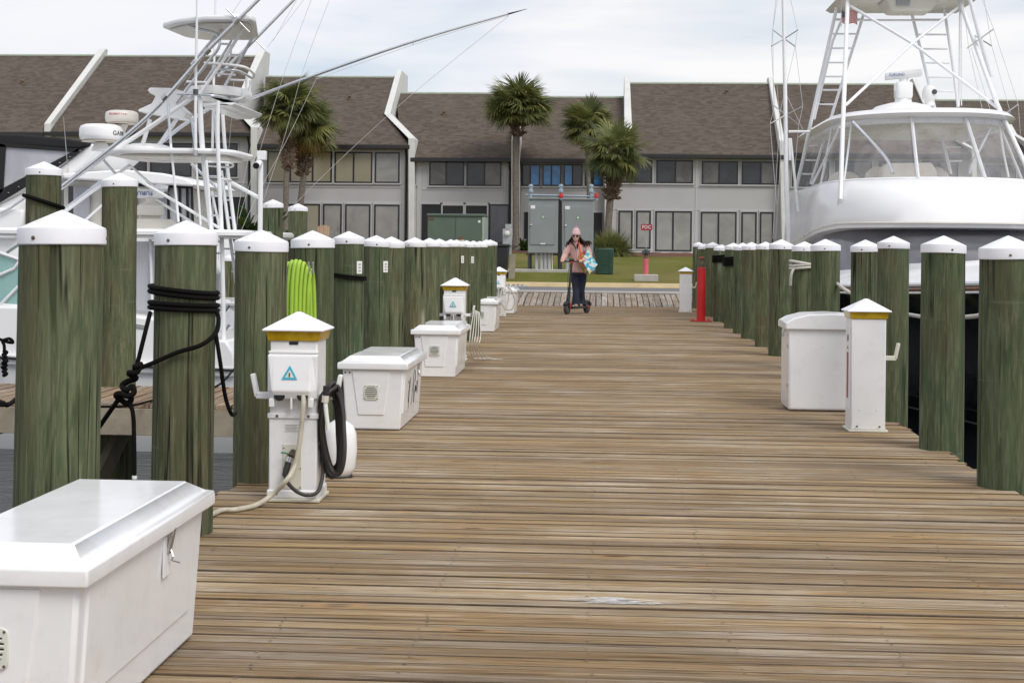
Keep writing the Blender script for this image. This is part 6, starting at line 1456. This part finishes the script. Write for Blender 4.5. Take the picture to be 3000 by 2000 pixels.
MB().tube(catmull([(0, -.32, .17), (0, -.40, .26), (0, -.5, .24), (0, -.55, .17)], 5), .03, 8, flat=1.5).build('rear_fender', MT['scooter'], sc_)
MB().box((0, -.555, .20), (.06, .02, .05)).build('tail_light', MT['scootred'], sc_, bevel=.004); MB().box((-.085, -.34, .15), (.01, .05, .05)).build('reflector', MT['scootred'], sc_, bevel=.003)
BARS = []
MB().tube([(-.24, .215, 1.12), (-.1, .24, 1.125), (0, .245, 1.125), (.1, .24, 1.125), (.24, .215, 1.12)], .015, 10).build('handlebar', MT['scooter'], sc_)
for s in (-1, 1):
    MB().tube([(s * .13, .235, 1.124), (s * .24, .214, 1.12)], .02, 10).build('grip', MT['rubber'], sc_); MB().tube([(s * .10, .255, 1.12), (s * .2, .275, 1.10)], .006, 6).build('brake_lever', MT['darkpost'], sc_)
MB().box((0, .235, 1.155), (.1, .06, .045), Matrix.Rotation(-.5, 3, 'X')).build('display', MT['rubber'], sc_, bevel=.008)
MB().box((0, .265, 1.105), (.07, .03, .03)).build('head_light', MT['scootred'], sc_, bevel=.006)
MB().tube(catmull([(0, .27, 1.1), (.03, .33, .9), (.01, .38, .6), (0, .39, .4)], 6), .006, 6).build('brake_cable', MT['rubber'], sc_)

h2 = V((-.10, -.995, 0)).normalized(); TH2 = atan2(-h2.x, h2.y); DT = TH2 - TH
for ch in sc_.children:
    if ch.name.split('.')[0] in ('handlebar', 'grip', 'brake_lever', 'display', 'head_light'):
        c0 = V((0, .245, 0)); ch.rotation_euler = (0, 0, DT); ch.location = c0 - Matrix.Rotation(DT, 3, 'Z') @ c0
barc = mid + hd * .245; rootp = barc - h2 * .222
pe = thing('person', 'woman in pink knit jacket, beanie and sunglasses riding a scooter towards the camera', 'person', (rootp.x, rootp.y, 0), TH2)
OX = -.115
def ell(c, rx, ry, n=16, rot=0): return [(c[0] + rx * cos(2 * pi * i / n), c[1] + ry * sin(2 * pi * i / n), c[2]) for i in range(n)]
def remesh(o, vx, it=6):
    r = o.modifiers.new('Remesh', 'REMESH'); r.mode = 'VOXEL'; r.voxel_size = vx; r.use_smooth_shade = True
    s = o.modifiers.new('Smooth', 'SMOOTH'); s.iterations = it; s.factor = .5
    return o
def limb(m, pts, rad, n=12): m.tube(catmull(pts, 5), [rad[min(len(rad) - 1, int(i / 5))] + (rad[min(len(rad) - 1, int(i / 5) + 1)] - rad[min(len(rad) - 1, int(i / 5))]) * ((i % 5) / 5) for i in range(5 * (len(pts) - 1) + 1)], n)
hip = (OX, -.15, .96); fR, fL = (-.085, .0, .16), (-.165, -.18, .16)
shR, shL = (.08, -.10, 1.445), (-.27, -.11, 1.45); elR, elL = (.185, -.03, 1.235), (-.345, -.05, 1.225); haR, haL = (.195, .20, 1.135), (-.195, .20, 1.135)
hc = V((-.055, -.055, 1.665))
m = MB()
m.loft([ell((OX + .02, -.14, .86), .13, .10), ell((OX + .02, -.15, .98), .165, .12), ell((OX + .02, -.14, 1.12), .125, .095), ell((OX + .02, -.12, 1.28), .145, .10), ell((OX + .02, -.11, 1.40), .165, .09), ell((OX + .02, -.10, 1.47), .11, .075), ell((OX + .05, -.085, 1.51), .05, .05)])
limb(m, [(-.075, -.09, 1.48), (-.062, -.075, 1.55), hc - V((0, 0, .04))], [.05, .046, .06])
m.loft([[(hc.x + rx * cos(a), hc.y + oy + ry * sin(a), hc.z + z) for a in [2 * pi * i / 18 for i in range(18)]] for z, rx, ry, oy in ((-.118, .022, .03, .04), (-.10, .045, .055, .025), (-.06, .064, .078, .01), (0, .074, .094, 0), (.05, .076, .098, -.005), (.09, .062, .08, -.008), (.115, .03, .04, -.01))])
m.tube([hc + V((0, .088, .02)), hc + V((0, .112, -.025)), hc + V((0, .09, -.035))], [.009, .014, .010], 8)
for s in (-1, 1): m.tube([hc + V((s * .074, -.005, .02)), hc + V((s * .086, -.012, .0)), hc + V((s * .076, -.005, -.025))], [.008, .013, .008], 6)
for sh, el_, ha, s in ((shR, elR, haR, 1), (shL, elL, haL, -1)):
    limb(m, [sh, el_, ha], [.045, .036, .025])
    w0 = V(ha) + V((-s * .0, -.005, .012)); bar = V((ha[0], .222, 1.121))
    m.tube([V(ha) - V((0, .03, -.01)), V(ha) + V((0, .0, .008)), bar + V((0, .006, .028))], [.024, .034, .03], 10, flat=.6)
    for k in range(4):          # fingers closed round the grip
        fx = s * (-.03 + .021 * k); L_ = (1, 1.1, 1.05, .85)[k]
        b0 = bar + V((fx, .0, .032)); m.tube(catmull([b0 + V((0, -.02, .004)), b0 + V((0, .02 * L_, 0)), b0 + V((0, .035, -.028 * L_)), b0 + V((0, .014, -.052 * L_)), b0 + V((0, -.004, -.05 * L_))], 3), .0095, 6)
    m.tube(catmull([V(ha) + V((-s * .028, -.01, .0)), bar + V((-s * .045, -.015, .005)), bar + V((-s * .05, -.012, -.022)), bar + V((-s * .03, .01, -.03))], 3), .010, 6)
for f_, s in ((fR, 1), (fL, -1)):
    limb(m, [(OX + s * .07, -.15, .90), (OX + s * .05, -.10 + .5 * f_[1] * .5, .54), (f_[0], f_[1] - .03, .22), (f_[0], f_[1] - .02, .20)], [.07, .045, .035, .03])
    m.tube([(f_[0], f_[1] - .06, .195), (f_[0], f_[1] + .06, .185), (f_[0], f_[1] + .13, .18)], [.03, .032, .02], 8)
remesh(m.build('body', MT['skin'], pe), .0065, 4)
# jacket
m = MB()
m.loft([ell((OX + .02, -.14, .885), .185, .135, 20), ell((OX + .02, -.14, .92), .195, .145, 20), ell((OX + .02, -.14, 1.05), .175, .13, 20), ell((OX + .02, -.135, 1.18), .165, .13, 20), ell((OX + .02, -.12, 1.32), .185, .125, 20), ell((OX + .02, -.11, 1.42), .19, .11, 20), ell((OX + .02, -.10, 1.475), .135, .095, 20), ell((OX + .05, -.09, 1.515), .082, .08, 20), ell((OX + .05, -.085, 1.545), .076, .074, 20)])
limb(m, [(.05, -.105, 1.44), (shR[0] + .0, shR[1], shR[2] - .01), (.15, -.07, 1.33), elR, (.2, .08, 1.175), (.2, .165, 1.142)], [.075, .078, .072, .066, .056, .046]); limb(m, [(-.24, -.105, 1.44), (shL[0] - .0, shL[1], shL[2] - .01), (-.325, -.08, 1.32), elL, (-.28, .08, 1.17), (-.208, .165, 1.142)], [.075, .078, .074, .07, .058, .046])
jk = remesh(m.build('jacket', MT['jacket'], pe), .0105, 5)
MB().tube([(OX + .02, .006, .90), (OX + .02, .0, 1.2), (OX + .025, .01, 1.36), (OX + .04, .0, 1.5)], .006, 6).build('zip', MT['tan'], jk)
MB().lathe([(.004, 0), (.012, .01), (.002, .03)], (OX + .03, .018, 1.37), 8).build('pendant', MT['signwhite'], pe)
# jeans
m = MB(); m.loft([ell((OX + .02, -.15, .99), .15, .115), ell((OX + .02, -.15, .90), .175, .13), ell((OX + .02, -.145, .82), .165, .12)])
for f_, s in ((fR, 1), (fL, -1)):
    limb(m, [(OX + s * .075, -.15, .90), (OX + s * .072, -.125 + .25 * f_[1], .70), (OX + s * .055, -.09 + .4 * f_[1], .52), (f_[0] + s * .01, f_[1] - .03, .33), (f_[0] + s * .01, f_[1] - .02, .185)], [.105, .092, .075, .078, .095])
remesh(m.build('jeans', MT['jeans'], pe), .011, 4)
for f_, s in ((fR, 1), (fL, -1)):
    MB().loft([[(f_[0] + x, f_[1] + y, z) for x, y in ((-.04, -.08), (.04, -.08), (.045, .04), (.036, .12), (0, .155), (-.036, .12), (-.045, .04))] if z < .185 else [(f_[0] + x * .8, f_[1] + y * .85, z) for x, y in ((-.04, -.08), (.04, -.08), (.045, .04), (.036, .1), (0, .125), (-.036, .1), (-.045, .04))] for z in (.1592, .182, .21)]).build('shoe', MT['shoe'], pe, bevel=.008)
# hat
m = MB(); secs = []
for z, r, oy in ((.018, .092, -.008), (.03, .100, -.008), (.075, .102, -.01), (.08, .096, -.012), (.12, .088, -.018), (.16, .066, -.026), (.188, .036, -.032), (.195, .01, -.034)):
    secs.append([(hc.x + r * (1 + .02 * cos(14 * a)) * .92 * cos(a), hc.y + oy + r * 1.08 * sin(a), hc.z + z) for a in [2 * pi * i / 42 for i in range(42)]])
ht = m.loft(secs).build('beanie', MT['hat'], pe, smooth=60)
m = MB(); rr = random.Random(2)
for k in range(60):
    d = V((rr.gauss(0, 1), rr.gauss(0, 1), rr.gauss(0, 1))).normalized(); c = hc + V((0, -.035, .2)); m.tube([c, c + d * .032], [.008, .004], 4)
m.build('pompom', MT['hat'], ht, smooth=0)
# sunglasses and mouth
sg_ = MB()
for s in (-1, 1): sg_.loft([[(hc.x + s * .034 + x * k, hc.y + .095 - abs(s * .034 + x) * .18 + dy, hc.z + .008 + z * k) for x, z in rrect(.058, .046, .018, 5)] for k, dy in ((1, -.006), (1, .004), (.9, .007))])
gl = sg_.build('sunglasses', MT['black'], pe, smooth=40)
MB().tube([hc + V((-.012, .1, .015)), hc + V((.012, .1, .015))], .004, 6).build('bridge', MT['black'], gl)
for s in (-1, 1): MB().tube([hc + V((s * .062, .085, .014)), hc + V((s * .08, -.01, .014))], .004, 6).build('temple', MT['black'], gl)
mo = MB().tube(catmull([hc + V((-.03, .078, -.058)), hc + V((-.015, .088, -.068)), hc + V((0, .091, -.071)), hc + V((.015, .088, -.068)), hc + V((.03, .078, -.058))], 3), [.003, .005, .006, .007, .008, .008, .009, .008, .008, .007, .006, .005, .003], 6).build('lips', MT['lip'], pe)
MB().tube([hc + V((-.02, .089, -.0625)), hc + V((0, .096, -.067)), hc + V((.02, .089, -.0625))], [.003, .0055, .003], 6).build('teeth', MT['teeth'], mo)
# hair
m = MB(); rr = random.Random(12)
for k in range(120):
    a = radians(rr.uniform(100, 440)); 
    if 12 < (math.degrees(a) % 360) < 168: continue
    c0 = hc + V((.078 * cos(a), .082 * sin(a) - .015, .045)); out = V((cos(a), sin(a) * .6, 0)); s = 1 if cos(a) > 0 else -1
    bl = rr.uniform(.0, .11) if s < 0 else rr.uniform(.0, .04)
    L_ = rr.uniform(.17, .27)
    p1 = c0 + out * .022 + V((0, 0, -.07)); p2 = c0 + out * (.045 + bl * .4) + V((s * .02, rr.uniform(-.01, .05), -.15)); p3 = c0 + out * (.05 + bl) + V((s * (.03 + bl * .5), rr.uniform(.0, .08), -L_ + bl * .55)); p4 = p3 + V((s * rr.uniform(-.03, .05), rr.uniform(-.02, .03), -.05))
    m.tube(catmull([c0, p1, p2, p3, p4], 3), [.012] * 4 + [.013] * 5 + [.009] * 2 + [.005, .002], 5)
for k in range(16):      # locks falling over the collar in front
    x = math.copysign(rr.uniform(.05, .085), rr.uniform(-1, 1)); c0 = hc + V((math.copysign(.068, x), .03, -.02)); m.tube(catmull([c0, c0 + V((x * .2, .03, -.1)), V((hc.x + x * .8, .02, 1.50)), V((hc.x + x * .35 - .02, .035, 1.43)), V((hc.x + x * .3 - .03, .035, 1.39))], 3), [.011] * 8 + [.009, .008, .007, .005, .002], 5)
m.build('hair', MT['hair'], pe, smooth=60)
# ------------------------------------------------------------------ tote bag on her arm
YB = mid.y - .16
tb = thing('tote_bag', 'colourful printed tote bag with an orange strap hanging on the woman arm', 'bag', at(1722, 800, YB))
A, B, C_, D_ = at(1722, 731, YB + .05), at(1751, 775, YB + .02), at(1727, 802, YB - .03), at(1705, 761, YB - .02)
e = V((-.105, .13, .005)); th_ = V((-.004, .008, 0))
MB().slab([A, B, C_, D_], th_).build('front_panel', MT['tote'], tb, world=True)
MB().slab([A + e, B + e, C_ + e, D_ + e], th_).build('back_panel', MT['tote2'], tb, world=True)
MB().slab([D_, C_, C_ + e, D_ + e], (.006, .006, 0)).build('side_panel', MT['tote2'], tb, world=True)
MB().slab([C_, B, B + e, C_ + e], (0, 0, .006)).build('bottom_panel', MT['signwhite'], tb, world=True)
MB().slab([A + e * .1, A + e * .9, B + e * .9, B + e * .1], (-.004, 0, -.004)).build('side_panel', MT['tote'], tb, world=True)
s1 = at(1699, 714, YB - .01); MB().tube(catmull([at(1703, 762, YB - .03), at(1700, 740, YB - .05), at(1697, 718, YB), at(1698, 712, YB + .12), at(1701, 730, YB + .3), at(1705, 760, YB + .16)], 5), .014, 6, flat=.3).build('strap', MT['orange'], tb, world=True, smooth=60)
